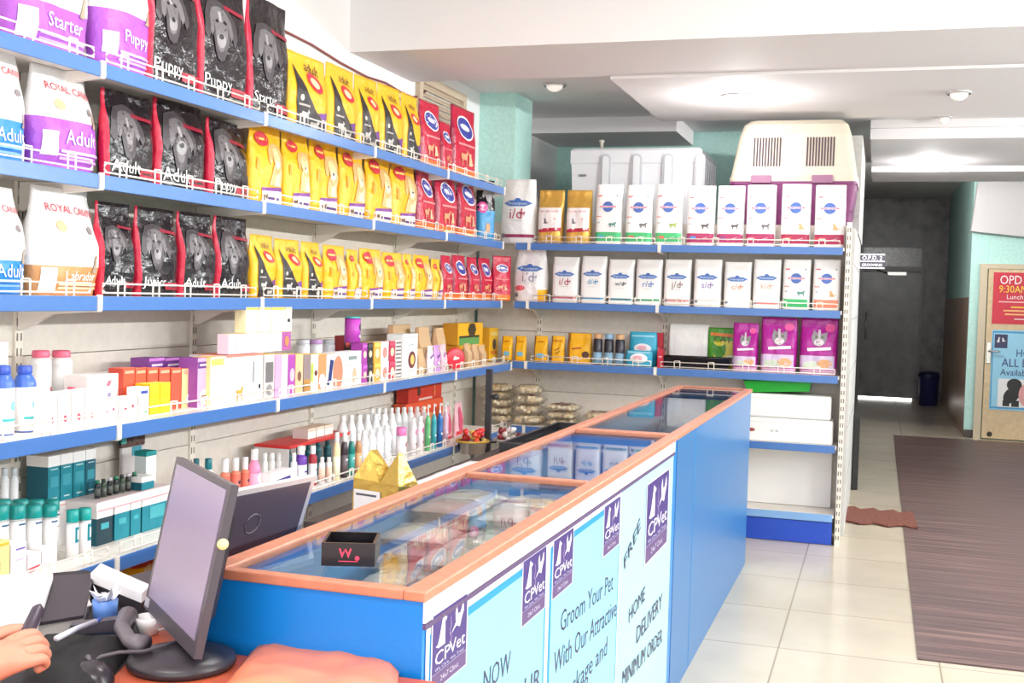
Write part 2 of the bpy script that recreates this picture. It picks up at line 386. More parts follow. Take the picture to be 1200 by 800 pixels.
mb = MB(); mb.box(xa+.42, xa+.70, 19.40, 19.46, 1.98, 2.03, M((210, 208, 205), .3, .6)); mb.tube([(xa+.42, 19.42, 2.0), (xa+.25, 19.43, 2.06)], .01, fr_m); mb.build('door_closer', t)
mb = MB(); mb.tube([(xa+.12, 19.46, .95), (xa+.12, 19.41, .97), (xa+.12, 19.41, 1.35), (xa+.12, 19.46, 1.37)], .013, M((225, 225, 225), .2, .9)); mb.build('door_handle', t)
mb = MB(); mb.box(xa+.04, xb-.10, 19.46, 19.52, .002, .028, M((255, 250, 245), .5, emit=3.0)); mb.build('daylight_gap', t)
t = empty('room_sign', on_y(1022, 306, 13.6)); tag(t, 'small dark hanging sign reading O.P.D. 2 GROOMING in the corridor', 'sign')
mb = MB(); a = on_y(1008, 297, 13.6); b = on_y(1037, 314, 13.6); w2, h2 = (b.x-a.x)/2, (a.z-b.z)/2
mb.box(-w2, w2, 0, .02, -h2, h2, M((48, 44, 58), .4)); mb.build('sign_board', t)
mb = MB(); S = lambda x, z, off: Vector((x, -off, z))
for zz in (h2*.96, -h2*.96, 0): mb.box(-w2, w2, -.002, 0, zz-.006, zz+.006, M((225, 225, 230), .4))
decals(mb, S, [('T:O.P.D. 2', 0, .25, .78, 0, (240, 240, 245)), ('T:GROOMING', 0, -.26, .8, 0, (240, 240, 245))], 2*w2, 2*h2, .002); mb.build('lettering', t.children[0])
mb = MB(); lx = -.50-t.location.x; mb.box(lx, -w2*.9, .0, .02, h2*.4, h2*.7, fr_m); mb.build('wall_bracket', t)
bx = on_y(1088, 458, 18.6).x
t = empty('waste_bin', (bx, 18.6, 0)); tag(t, 'dark blue plastic waste bin standing at the end of the dim corridor', 'bin')
mb = MB(); mb.lathe([(.10, 0), (.13, .01), (.15, .42), (.155, .43)], M((36, 38, 92), .4), 20); mb.build('bucket', t)
mb = MB(); mb.lathe([(.16, .43), (.162, .46), (.13, .50), (.04, .52)], M((30, 30, 70), .4), 20); mb.build('lid', t)
# ------------------------------------------------------------------ rear door with posters
YD = 14.31
def at_d(x, y, Y=YD): p = on_y(x, y, Y); return p.x, p.z
dx0, dz1 = at_d(1152, 312); t = empty('rear_door', (0, 0, 0)); t.name = 'door_2'; structure(t)
wood = M((214, 188, 150), .45, 0, .04, 20, var=.04)
mb = MB(); mb.box(dx0+.06, dx0+1.02, YD-.045, YD, .01, dz1-.03, wood, .004); leaf = mb.build('door_leaf', t)
mb = MB()
for a in ((dx0-.03, dx0+.05, 0, dz1+.03), (dx0+1.03, dx0+1.1, 0, dz1+.03), (dx0+.05, dx0+1.03, dz1-.025, dz1+.03)): mb.box(a[0], a[1], YD-.03, YD+.005, a[2], a[3], M((206, 190, 164), .5))
mb.build('door_frame', t)
hx, hz = at_d(1158, 413); mb = MB(); mb.box(hx-.025, hx+.025, YD-.055, YD-.045, hz-.12, hz+.12, M((200, 196, 190), .25, .8), .003); mb.tube([(hx, YD-.05, hz+.02), (hx, YD-.10, hz+.02), (hx+.12, YD-.10, hz+.02)], .011, M((215, 212, 208), .2, .9)); mb.build('door_handle', leaf)
sx_, sz_ = at_d(1159, 508); mb = MB(); mb.lathe([(.03, -.02), (.03, .0), (.02, .012)], M((60, 52, 46), .5), 12, Matrix.Translation((sx_, YD-.047, sz_)) @ Matrix.Rotation(PI/2, 4, 'X')); mb.build('door_stop', leaf)
def poster(name, label, x0, y0, y1, wid, rgb, items, border=None):
    a = at_d(x0, y0); b = at_d(x0, y1); w = wid; h = a[1]-b[1]
    t = empty(name, ((a[0]+b[0])/2+w/2, YD-.048, b[1])); tag(t, label, 'poster')
    mb = MB(); mb.box(-w/2, w/2, -.003, 0, 0, h, M(rgb, .5)); mb.build('sheet', t)
    mb = MB(); S = lambda x, z, off: Vector((x, -.003-off, z))
    if border: decals(mb, S, [('rect', 0, .5, .985, 0, border, .985*h/w), ('rect', 0, .5, .955, 0, rgb, (h/w-.035))], w, h, .001)
    decals(mb, S, items, w, h, .002); mb.build('print', t.children[0])
Y_ = (245, 214, 60); W_ = (245, 240, 240)
poster('opening_hours_poster', 'red OPD TIMING poster with white and yellow lettering on the tan door', 1163, 319, 379, .78, (206, 46, 66),
  [('T:OPD TIMING', 0, .86, .82, 0, W_, 1.25), ('T:9:30AM TO 8PM', 0, .68, .84, 0, Y_, 1.2), ('T:Lunch from 1:00', 0, .53, .62, 0, W_, 1.0), ('rect', 0, .43, .84, 0, (240, 190, 195), .02), ('rect', 0, .33, .5, 0, Y_, .035),
   ('rect', 0, .26, .7, 0, (240, 190, 120), .03), ('rect', 0, .19, .66, 0, (240, 190, 120), .03), ('rect', 0, .10, .4, 0, W_, .03)])
NAVY = (34, 44, 110)
poster('puppy_poster', 'light blue poster with a black puppy picture below the red poster', 1160.5, 386, 479, .80, (150, 206, 232),
  [('rect', -.76, .86, .17, 0, (40, 40, 84), 1.15), ('sit', -.82, .88, .07, 0, W_, 1.1), ('sitcat', -.70, .88, .06, 0, W_), ('T:HOME', .0, .72, .34, 0, NAVY, 1.2), ('T:ALL BREED', -.06, .595, .66, 0, NAVY, 1.2), ('T:Available at', -.2, .475, .55, 0, NAVY, 1.1),
   ('rect', .05, .215, .84, 0, (238, 236, 236), .48), ('ell', -.36, .32, .20, 0, (24, 20, 22), .9), ('ell', -.42, .19, .27, .9, (22, 19, 21), .7), ('ell', -.22, .29, .10, 0, (26, 22, 24), .7), ('rect', -.56, .085, .09, 0, (22, 19, 21), .9), ('rect', -.32, .085, .1, 0, (22, 19, 21), .9), ('ell', -.02, .20, .22, 0, (226, 160, 160), 1.5)], (70, 150, 200))
# ------------------------------------------------------------------ downlights
def downlight(px, py, Z, r, on, label, group='recessed ceiling lights'):
    p = on_z(px, py, Z); t = empty('ceiling_downlight', (p.x, p.y, Z)); tag(t, label, 'ceiling light', group)
    mb = MB(); mb.lathe([(r, -.004), (r*1.25, -.012), (r*1.3, -.002), (r*1.3, -.0005)], M((214, 212, 214), .25, .6), 24); mb.build('trim_ring', t)
    mb = MB(); mb.lathe([(r*.98, -.008), (r*.8, -.03), (r*.4, -.045), (r*.05, -.05)], M((255, 248, 240), .4, emit=on), 20); mb.build('lamp', t)
    if on > 5:
        l = bpy.data.lights.new('downlight_glow', 'POINT'); l.energy = E_DOWN; l.shadow_soft_size = r*.8
        o = bpy.data.objects.new('downlight_glow', l); COL.objects.link(o); o.location = (p.x, p.y, Z-.13)
downlight(865, 112, 2.755, .085, 40, 'large glowing round ceiling light above the beige pet carrier')
downlight(1124, 108, 2.755, .055, .25, 'unlit round downlight in the right part of the dropped ceiling panel')
downlight(1105, 137, 2.919, .05, .2, 'unlit round downlight in the strip just behind the ceiling panel')
downlight(1090, 189, 2.779, .065, 30, 'glowing round downlight in the rear beam before the corridor')
downlight(650, 99, 2.919, .06, .4, 'unlit round downlight in the recess above the storage box')
# ------------------------------------------------------------------ louvre vent and wall wire
t = empty('louvre_vent', (XW, 7.05, 2.28)); tag(t, 'beige louvred vent on the left wall behind the red bags', 'vent')
mb = MB(); bm_ = M((206, 188, 164), .5)
for a in ((-.42, -.36, 0, .56), (.36, .42, 0, .56), (-.36, .36, 0, .05), (-.36, .36, .51, .56)): mb.box(.001, .03, a[0], a[1], a[2], a[3], bm_)
mb.build('frame', t)
mb = MB()
for i in range(11):
    z = .06+.041*i; mb.add([(.004, -.36, z+.03), (.026, -.36, z), (.026, .36, z), (.004, .36, z+.03), (.004, -.36, z+.036), (.028, -.36, z+.006), (.028, .36, z+.006), (.004, .36, z+.036)], [(0, 1, 2, 3), (4, 5, 6, 7), (1, 5, 6, 2), (0, 4, 7, 3), (0, 1, 5, 4), (3, 2, 6, 7)], bm_)
mb.build('louvres', t)
pts = [on_x(x, y, XW+.012) for x, y in ((300, 20), (335, 37), (365, 52), (400, 74), (430, 90), (452, 97), (470, 108), (484, 114), (494, 112), (500, 105))]
mb = MB(); mb.tube(pts, .006, M((140, 70, 72), .5), 6); tag(mb.build('wall_cable'), 'thin dark red cable sagging along the left wall below the ceiling', 'cable')
mb = MB(); mb.tube([on_x(x, y, XW+.012) for x, y in ((458, 101), (466, 112), (474, 122), (477, 130))], .004, M((150, 130, 130), .5), 6); tag(mb.build('wall_cable'), 'short loose grey cable end hanging below the red wall cable', 'cable')
# ================================================================== SHELVING
BLUE = M((74, 118, 184), .28, 0, .05, 20); WIRE = M((240, 232, 222), .35); BOARD = M((240, 234, 226), .4)
XF, XF2, XB = -2.39, -2.31, -2.70
LEFT = [(2.2, XF), (1.845, XF), (1.455, XF), (1.045, XF2), (.615, XF2)]
YB = [2.11, 3.155, 4.185, 5.25, 6.26, 7.31]
def rail(mb, a, b, z, fixed, axis):
    def P(t, zz, o=0): return (fixed+o, t, zz) if axis == 'y' else (t, fixed+o, zz)
    for zz in (z+.012, z+.042): mb.tube([P(a, zz), P(b, zz)], .0032, WIRE, 6)
    for e, q in ((a, .012), (b, -.012)): mb.tube([P(e+q, z+.042), P(e, z+.033), P(e, z+.02), P(e+q, z+.012)], .0032, WIRE, 6)
    n = max(2, round((b-a)/.2)); 
    for i in range(n):
        c = a+(b-a)*(i+.5)/n
        for s in (-.018, .018): mb.tube([P(c+s, z-.002), P(c+s, z+.05)], .003, WIRE, 6)
        mb.tube([P(c-.018, z+.05), P(c+.018, z+.05)], .003, WIRE, 6)
LV = ['top', 'second', 'third', 'fourth', 'fifth']
def shelf(axis, a, b, z, front, back, label, group, rails=True, brk=True, strip=None, low=False):
    sgn = 1 if axis == 'y' else -1                  # left shelving fronts +x, right shelving fronts -y
    t = empty('wall_shelf', ((back, a, z) if axis == 'y' else (a, back, z))); tag(t, label, 'shelf', group)
    def bx(mb, t0, t1, d0, d1, z0, z1, m, **k):       # d measured from the back towards the front
        if axis == 'y': mb.box(d0, d1, t0-a, t1-a, z0, z1, m, **k)
        else: mb.box(t0-a, t1-a, -d1, -d0, z0, z1, m, **k)
    D = abs(front-back)
    mb = MB(); bx(mb, a+.004, b-.004, 0, D-.006, -.022, 0, BOARD); mb.build('shelf_board', t)
    mb = MB(); bx(mb, a+.012, b-.012, D-.006, D, -.046, .001, strip or BLUE, bev=.002)
    mb.build('price_strip', t)
    if brk:
        mb = MB(); poly = [(0, -.024), (0, -.115), (.02, -.118), (.13, -.062), (D-.01, -.05), (D-.001, -.05), (D+.004, -.044), (D+.004, .006), (D-.004, .006), (D-.006, -.024)]
        if axis == 'y': mb.prism(poly, b-a-.010, b-a+.010, BOARD, 'y')
        else: mb.prism([(-p[0], p[1]) for p in poly], b-a-.010, b-a+.010, BOARD, 'x')
        mb.build('bracket', t)
    if rails:
        mb = MB(); 
        if axis == 'y': rail(mb, .03, b-a-.03, 0, D-.012, 'y')
        else: rail(mb, .03, b-a-.03, 0, -(D-.012), 'x')
        mb.build('wire_rail', t)
    return t
for li, (z, xf_) in enumerate(LEFT):
    for bi in range(5):
        shelf('y', YB[bi], YB[bi+1], z, xf_, XB, 'white steel left-wall shelf with blue strip, %s level, %s section from the desk' % (LV[li], ORD[bi]), 'left wall shelves')
for bi in range(5):
    shelf('y', YB[bi], YB[bi+1], .17, XF2, XB, 'low base shelf of the left wall, %s section from the desk' % ORD[bi], 'left wall base shelves', rails=False, brk=False)
YF, YBK = 7.41, 7.71
XS = [-2.345, -2.24, -1.365, -.215]
RIGHT = [1.845, 1.455, 1.052, .62]
for li, z in enumerate(RIGHT):
    for bi in range(3):
        if bi == 2 and li == 3: st = M((96, 150, 214), .3)
        shelf('x', XS[bi], XS[bi+1], z, YF, YBK, 'white back-wall shelf with blue strip, %s level, %s' % (LV[li], ['short piece in the corner', 'wide section beside the corner', 'section at the open end'][bi]), 'back wall shelves', rails=(li in (0, 2) or (li == 1 and bi < 3)) and bi > 0 and not (li == 3), brk=bi < 2)
t = shelf('x', XS[2], XS[3], .19, YF, YBK, 'base shelf with blue kick plate at the open end of the back shelving', 'back wall shelves', rails=False, brk=False, strip=M((130, 172, 222), .3))
mb = MB(); mb.box(.012, XS[3]-XS[2]-.012, -(YBK-YF)+.01, -(YBK-YF)+.03, -.188, -.05, M((32, 76, 190), .35), .002); mb.build('kick_plate', t)
t2 = shelf('x', XS[1], XS[2], .19, YF, YBK, 'base shelf of the back shelving hidden behind the counter', 'back wall shelves', rails=False, brk=False)
# back panels and slotted uprights, one frame per wall run
def slots(mb, P, z0, z1, step=.05):
    z = z0; d = M((120, 112, 104), .7)
    while z < z1: P(mb, z, d); z += step
t = empty('shelving_frame', (XB, 2.11, 0)); tag(t, 'beige steel back panels and slotted uprights of the left wall shelving', 'shelving')
for bi in range(6):
    y0 = YB[bi]-2.11; y1 = (YB[bi+1] if bi < 5 else 7.70)-2.11
    mb = MB(); z = .02
    while z < 2.3:
        mb.box(-.03, -.012, y0+.002, y1-.002, z, min(z+.407, 2.34), panel_m); z += .41
    mb.build('back_panel', t)
    mb = MB(); mb.box(-.034, -.002, y0-.018, y0+.018, 0, 2.36, cream_metal)
    slots(mb, lambda m, z, d: [m.box(-.002, -.0012, y0+s-.003, y0+s+.003, z, z+.026, d) for s in (-.009, .009)], .3, 2.34); mb.build('upright', t)
t = empty('shelving_frame', (-2.345, YBK, 0)); tag(t, 'beige steel back panels and slotted uprights of the back wall shelving', 'shelving')
for bi, (xa_, xb_) in enumerate(((-2.70, -2.24), (-2.24, -1.365), (-1.365, -.2))):
    mb = MB(); z = .02; a, b = xa_+2.345, xb_+2.345
    while z < 1.95:
        mb.box(a+.002, b-.002, .012, .03, z, min(z+.407, 2.0), panel_m); z += .41
    mb.build('back_panel', t)
    if bi:
        mb = MB(); mb.box(a-.018, a+.018, .002, .034, 0, 2.02, cream_metal)
        slots(mb, lambda m, z, d: [m.box(a+s-.003, a+s+.003, .0012, .002, z, z+.026, d) for s in (-.009, .009)], .3, 1.98); mb.build('upright', t)
e = XS[3]+2.345
mb = MB(); mb.box(e+.006, e+.036, YF-YBK-.005, YF-YBK+.03, 0, 2.0, cream_metal)
slots(mb, lambda m, z, d: [m.box(e+s-.003, e+s+.003, YF-YBK-.0062, YF-YBK-.005, z, z+.026, d) for s in (.014, .028)], .04, 1.98); mb.build('end_post', t)
mb = MB(); mb.box(e+.014, e+.026, YF-YBK+.03, .012, 0, 1.99, M((226, 222, 216), .5)); mb.build('side_panel', t)
mb = MB(); mb.box(-.162, -.112, 9.74, 9.88, 0, .60, M((34, 34, 34), .5, var=.3), .006)
mb.box(-.163, -.110, 9.73, 9.89, .58, .61, M((50, 48, 48), .5))
tag(mb.build('dark_plinth'), 'narrow dark panel standing low against the grey partition beside the doormat', 'panel')
# ================================================================== GLASS-TOPPED COUNTERS
GLASS = glass_mat('counter glass', (252, 254, 254), 1.36)
CB = M((14, 126, 214), .3, 0, .04, 60); CB2 = M((46, 112, 172), .3, 0, .04, 60); RIM = M((198, 128, 102), .35, 0, .05, 30, var=.05); INN = M((96, 150, 196), .5); TRIM = M((240, 236, 238), .4)
CW, CX, CY, CRZ = .415, -.704, 1.78, -.006
def ctr(s, x=0, z=0): v = Matrix.Rotation(CRZ, 3, 'Z') @ Vector((x, s, z)); return (CX+v.x, CY+v.y, v.z)
def counter(s0, L, label, divs, lam, trims, front):
    t = empty('display_counter', ctr(s0), CRZ); tag(t, label, 'counter', 'glass topped counters')
    mb = MB(); mb.box(-CW, 0, 0, .018, 0, .985, front); mb.build('end_panel', t)
    mb = MB(); mb.box(-CW, 0, L-.018, L, 0, .985, front); mb.build('end_panel', t)
    mb = MB(); mb.box(-.018, 0, .018, L-.018, 0, .985, lam)
    if not trims: mb.box(0, .0015, .425, .428, .01, .985, M((70, 150, 205), .4))
    mb.build('side_panel', t)
    mb = MB(); mb.box(-CW, -CW+.018, .018, L-.018, 0, .985, lam); mb.build('back_panel', t)
    mb = MB(); mb.box(-CW+.018, -.018, .018, L-.018, .775, .795, INN); mb.build('display_shelf', t)
    mb = MB(); mb.box(-CW+.018, -CW+.022, .018, L-.018, .795, .96, INN); mb.box(-.022, -.018, .018, L-.018, .795, .96, INN); mb.build('lining', t)
    r = .034
    mb = MB()
    for a in ((-CW-.006, -CW+r, -.006, L+.006), (-r, .006, -.006, L+.006), (-CW+r, -r, -.006, r*.6), (-CW+r, -r, L-r*.6, L+.006)): mb.box(a[0], a[1], a[2], a[3], .985, 1.003, RIM, .003)
    for d in divs: mb.box(-CW+r, -r, d-.013, d+.013, .985, 1.003, RIM, .003)
    mb.build('wooden_rim', t)
    ds = [0]+divs+[L]
    for i in range(len(ds)-1):
        mb = MB(); mb.box(-CW+r, -r, ds[i]+(r*.6 if i == 0 else .013), ds[i+1]-(r*.6 if i == len(ds)-2 else .013), .990, .996, GLASS); mb.build('glass_top', t)
    if trims:
        mb = MB(); mb.box(0, .005, 0, L-.06, .948, .984, TRIM, .001); mb.box(0, .006, 0, L-.06, .938, .947, M((92, 70, 110), .5)); mb.build('trim_strip', t)
    return t
counter(0, 2.45, 'blue glass-topped counter with copper wooden rim and pet clinic banners, nearest the desk', [1.25], CB, True, CB)
counter(2.466, 2.43, 'plain blue glass-topped counter reaching the back shelving', [], CB2, False, CB2)
# ------------------------------------------------------------------ banners stuck on the counter's customer side
LB, PUR, PUR2 = (140, 198, 226), (66, 44, 118), (96, 70, 120)
def side_pt(px, py):                         # where a photo point lies on the counter's customer side: (along, height)
    n = Matrix.Rotation(CRZ, 3, 'Z') @ Vector((1, 0, 0)); o = Vector((CX, CY, 0)); d = ray(px, py)
    k = ((o-CO).dot(n))/d.dot(n); p = CO+d*k; v = Matrix.Rotation(-CRZ, 3, 'Z') @ (p-o); return v.y, v.z
def banner(label, s0, s1, ztop, border, rgb=LB):
    t = empty('counter_banner', ctr(s0, .001), CRZ); tag(t, label, 'banner', 'banners along the counter'); w = s1-s0
    mb = MB(); mb.box(.0002, .0025, 0, w, .06, ztop, M((238, 238, 244), .45) if border else M(rgb, .45)); mb.build('sheet', t)
    if border:
        mb = MB(); mb.box(.0025, .0032, .012, w-.012, .07, ztop-.012, M((26, 140, 210), .45)); mb.box(.0032, .0038, .026, w-.026, .085, ztop-.028, M(rgb, .45)); mb.build('border', t)
    return t
def flat(mb, shape, y, z, sy, sz, rgb, off, rot=0, org=(0, 0)):
    """a flat print on the banner: shape centred at along y, height z"""
    if shape.startswith('T:'):
        vs, fs = text_tris(shape[2:]); hh = text_h(shape[2:]); vs = [((x-.5)*sy, (v/hh-.5)*sz) for x, v in vs]
    else:
        p = {'dog': SITDOG, 'cat': [(-.1, .5), (0, .1), (.2, .1), (.42, .5), (.46, .1), (.3, -.15), (.16, -.45), (-.12, -.3), (-.5, -.5), (-.16, -.18), (-.2, .2)], 'rect': [(-.5, -.5), (.5, -.5), (.5, .5), (-.5, .5)], 'ell': ell(.5, .5)}[shape]
        vs, fs = poly_tris(p); vs = [(x*sy, v*sz) for x, v in vs]
    vs = xf(vs, 1, 1, rot, y, z)
    mb.add([(off, a, b) for a, b in vs], fs, M(rgb, .45))
def logo(t, s0, px, py0, py1, pw):
    """purple clinic emblem: top left corner at photo px,py0, bottom at py1, right edge at px+pw"""
    a = side_pt(px, py0); b = side_pt(px, py1); c = side_pt(px+pw, py0); y0 = a[0]-s0; w = c[0]-a[0]; h = a[1]-b[1]; z1 = a[1]
    mb = MB(); o = .0042; WH = (244, 240, 248)
    flat(mb, 'rect', y0+w/2, z1-h/2, w, h, (214, 216, 232), o); flat(mb, 'rect', y0+w/2, z1-h*.40, w*.94, h*.76, PUR, o+.0004); flat(mb, 'rect', y0+w/2, z1-h*.885, w*.94, h*.20, PUR2, o+.0004)
    o += .0008
    flat(mb, 'dog', y0+w*.30, z1-h*.27, w*.42, h*.40, WH, o); flat(mb, 'cat', y0+w*.70, z1-h*.24, w*.36, h*.34, WH, o)
    pts = [(.50, -.18), (.52, -.30), (.47, -.36), (.53, -.44), (.50, -.56)]
    for i in range(4):
        p, q = pts[i], pts[i+1]; flat(mb, 'rect', y0+w*(p[0]+q[0])/2, z1+h*(p[1]+q[1])/2, w*.02, h*abs(p[1]-q[1])*1.15, (150, 130, 170), o, math.atan2((q[0]-p[0])*w, (p[1]-q[1])*h))
    flat(mb, 'T:CP', y0+w*.30, z1-h*.60, w*.40, h*.17, WH, o); flat(mb, 'T:Vet', y0+w*.70, z1-h*.585, w*.44, h*.17, WH, o)
    flat(mb, 'T:We Care, We Treat', y0+w*.5, z1-h*.735, w*.80, h*.045, (206, 200, 224), o); flat(mb, 'T:24x7 Clinic', y0+w*.5, z1-h*.885, w*.5, h*.07, (206, 200, 224), o)
    mb.build('emblem', t.children[0])
def words_on(t, s0, txt, px0, py0, px1, py1, hpx, rgb, stretch=1.0):
    a = side_pt(px0, py0); b = side_pt(px1, py1); top = side_pt(px0, py0-hpx); h = (top[1]-a[1]); L = math.dist(a, b); rot = math.atan2(b[1]-a[1], b[0]-a[0])
    vs, fs = text_tris(txt); hh = text_h(txt); vs = [(x*L, v/hh*h) for x, v in vs]; vs = xf(vs, 1, 1, rot, a[0]-s0, a[1])
    return [(.0046, p, q) for p, q in vs], fs, M(rgb, .45)
DKP = (62, 56, 92)
S1, S2, S3 = side_pt(498, 720)[0]+.004, side_pt(642, 640)[0], side_pt(727, 600)[0]
zt = .935
b1 = banner('first light blue banner beside the desk with NOW and two emblems', S1, S2-.006, zt, True)
logo(b1, S1, 503, 721, 812, 42); logo(b1, S1, 610, 657, 734, 28)
for a in (('NOW', 563, 812, 595, 786, 26), ('YOUR', 586, 838, 630, 803, 24)): mb = MB(); mb.add(*words_on(b1, S1, *a, DKP)); mb.build('lettering', b1.children[0])
b2 = banner('middle light blue banner reading Groom Your Pet With Our Attractive Package', S2, S3-.004, zt, True)
logo(b2, S2, 646, 633, 702, 24); logo(b2, S2, 706, 593, 652, 19)
for a in (('Groom Your Pet', 654, 741, 716, 690, 24), ('With Our Attractive', 646, 791, 720, 721, 26), ('Package and', 656, 829, 709, 766, 24)): mb = MB(); mb.add(*words_on(b2, S2, *a, DKP)); mb.build('lettering', b2.children[0])
s3e = side_pt(786, 600)[0]
b3 = banner('pale blue banner at the far end reading FREE HOME DELIVERY', S3, s3e, zt, False, (166, 208, 224))
logo(b3, S3, 756.5, 567, 660, 26)
for a in (('FREE', 730, 667, 749, 618, 15), ('HOME', 735, 730, 754, 702, 17), ('DELIVERY', 744, 754, 774, 712, 19), ('MINIMUM ORDER', 727, 806, 774, 752, 19)): mb = MB(); mb.add(*words_on(b3, S3, *a, DKP)); mb.build('lettering', b3.children[0])
# ------------------------------------------------------------------ treats inside the first counter
CLEAR = glass_mat('clear film', (250, 250, 250), 1.45, .12, .40, (240, 238, 234))
def treat_pouch(s, x, z, rz, rgb, seed, label, w=.168, l=.145, h=.036, fill='chew_sticks', group='treat pouches in the counter'):
    p = ctr(s, x, z); t = empty('treat_pouch', p, CRZ+rz); tag(t, label, 'treats', group); rd = random.Random(seed)
    mb = MB(); n = 14; vs = []; fs = []
    for sd in (1, -1):
        for j in range(n+1):
            for i in range(n+1):
                u, v = -1+2*i/n, -1+2*j/n; b = max(0, (1-u**4)*(1-v**4))**.6
                k = noise.noise(Vector((u*2.5+seed, v*2.5, seed*1.3)))*.007
                vs.append((u*w/2*(1+.04*noise.noise(Vector((v*3, seed, 0)))), v*l/2, h/2+sd*(h/2*b+.0006)+(k*b if sd > 0 else 0)))
    for q in (0, (n+1)**2):
        for j in range(n):
            for i in range(n): a = q+j*(n+1)+i; fs.append((a, a+1, a+n+2, a+n+1))
    mb.add(vs, fs, CLEAR, True); mb.build('clear_film', t)
    mb = MB()
    for i in range(5):
        yy = (-.5+(i+.5)/5)*l*.72; c = [max(0, min(255, v+rd.randint(-18, 18))) for v in rgb]
        mb.tube([(-w*.36, yy, h*.5), (0, yy+rd.uniform(-.006, .006), h*.5+.002), (w*.36, yy, h*.5)], h*.24, M(c, .5), 8)
    mb.build(fill, t)
rd = random.Random(3); cols = [(214, 200, 176), (196, 96, 84), (222, 214, 200), (206, 150, 110), (230, 226, 216)]
i = 0
for k, (s, x, n) in enumerate([(.24, -.125, 2), (.40, -.125, 3), (.56, -.125, 4), (.72, -.125, 4), (.88, -.125, 5), (1.04, -.13, 5), (.60, -.30, 2), (.76, -.305, 4), (.92, -.305, 5), (1.08, -.305, 5)]):
    for j in range(n):
        treat_pouch(min(s, 1.06)+rd.uniform(-.01, .01), x+rd.uniform(-.012, .012), .7965+j*.0368, rd.uniform(-.09, .09), cols[(i+k) % 5], i+1,
          'clear treat pouch, %s from the top in the %s pile from the desk' % (ORD[n-1-j], ORD[k])); i += 1
# small clear carton standing at the divider
t = empty('clear_carton', ctr(1.20, -.10, .7955), CRZ); tag(t, 'clear box with a pale lilac band standing inside the counter by the divider', 'box')
mb = MB(); mb.box(-.055, .055, -.022, .022, 0, .17, CLEAR, .002); mb.build('clear_shell', t)
mb = MB(); mb.box(-.05, .05, -.018, .018, .003, .05, M((226, 222, 226), .5)); mb.box(-.05, .05, -.018, .018, .09, .13, M((176, 150, 196), .5)); mb.build('packed_goods', t)
# ------------------------------------------------------------------ small black tray box on the glass
t = empty('open_box', ctr(.15, -.205, 1.0035), .33); tag(t, 'small open black box with a red logo standing on the counter glass', 'box')
BK = M((24, 20, 26), .25); w, d, h = .096, .10, .042
mb = MB(); mb.box(-w/2, w/2, -d/2, d/2, 0, .004, BK)
for a in ((-w/2, w/2, -d/2, -d/2+.005), (-w/2, w/2, d/2-.005, d/2), (-w/2, -w/2+.005, -d/2+.005, d/2-.005), (w/2-.005, w/2, -d/2+.005, d/2-.005)): mb.box(a[0], a[1], a[2], a[3], .004, h, BK)
mb.build('tray', t)
mb = MB(); mb.lathe([(.03, .004), (.034, .02), (.03, .026), (.0, .03)], M((30, 30, 34), .1), 20, None, 1, .9); mb.build('inner_dish', t)
mb = MB(); S = lambda x, z, off: Vector((x, -d/2-off, z)); R_ = (226, 60, 92)
decals(mb, S, [([(-.5, .3), (-.3, -.3), (-.1, .2), (.1, -.3), (.3, .3), (.2, .34), (.08, .02), (-.06, .34), (-.28, .02), (-.4, .34)], -.05, .55, .30, 0, R_), ('ell', .34, .36, .09, 0, R_), ('rect', .0, .22, .36, 0, R_, .05)], w, h, .0006); mb.build('red_logo', t.children[0])
# ================================================================== BEHIND THE COUNTER
DKW = M((52, 46, 46), .5, var=.2)
t = empty('back_bench', (-1.40, 2.95, 0)); tag(t, 'low dark bench running behind the counter toward the corner', 'bench')
mb = MB(); mb.box(-.14, .19, 0, 2.75, .80, .84, DKW, .004); mb.build('bench_top', t)
for a, b in ((-.12, .04), (.13, .04), (-.12, 2.7), (.13, 2.7)):
    mb = MB(); mb.box(a-.02, a+.02, b-.02, b+.02, 0, .80, DKW, .003); mb.build('leg', t)
# white cloth on the bench
mb = MB(); n = 16; vs = [(-1.50+.30*i/n, 3.30+.95*j/n, .846+.012*abs(noise.noise(Vector((i*.35, j*.35, 2))))) for j in range(n+1) for i in range(n+1)]
lo = [(x, y, .842) for x, y, z in vs]; N = (n+1)**2; fs = [(j*(n+1)+i, j*(n+1)+i+1, (j+1)*(n+1)+i+1, (j+1)*(n+1)+i) for j in range(n) for i in range(n)]
per = [i for i in range(n+1)]+[(j+1)*(n+1)-1 for j in range(1, n+1)]+[N-1-i for i in range(1, n+1)]+[(n-j)*(n+1) for j in range(1, n)]
mb.add(vs+lo, fs+[tuple(N+k for k in f) for f in fs]+[(per[i], per[(i+1) % len(per)], N+per[(i+1) % len(per)], N+per[i]) for i in range(len(per))], M((236, 232, 236), .7), True)
tag(mb.build('white_cloth'), 'crumpled white cloth lying on the bench behind the counter', 'cloth')
# black flat gadget on the bench, further along
t = empty('black_tray', (-1.38, 5.0, .841)); tag(t, 'flat black tray with raised rim on the bench below the steel bowls', 'tray')
mb = MB(); mb.box(-.1, .12, -.45, .45, 0, .012, M((38, 36, 40), .4), .003); mb.build('base', t)
mb = MB()
for a in ((-.1, .12, -.45, -.43), (-.1, .12, .43, .45), (-.1, -.085, -.43, .43), (.105, .12, -.43, .43)): mb.box(*a, .012, .045, M((44, 42, 46), .4), .002)
mb.build('rim', t)
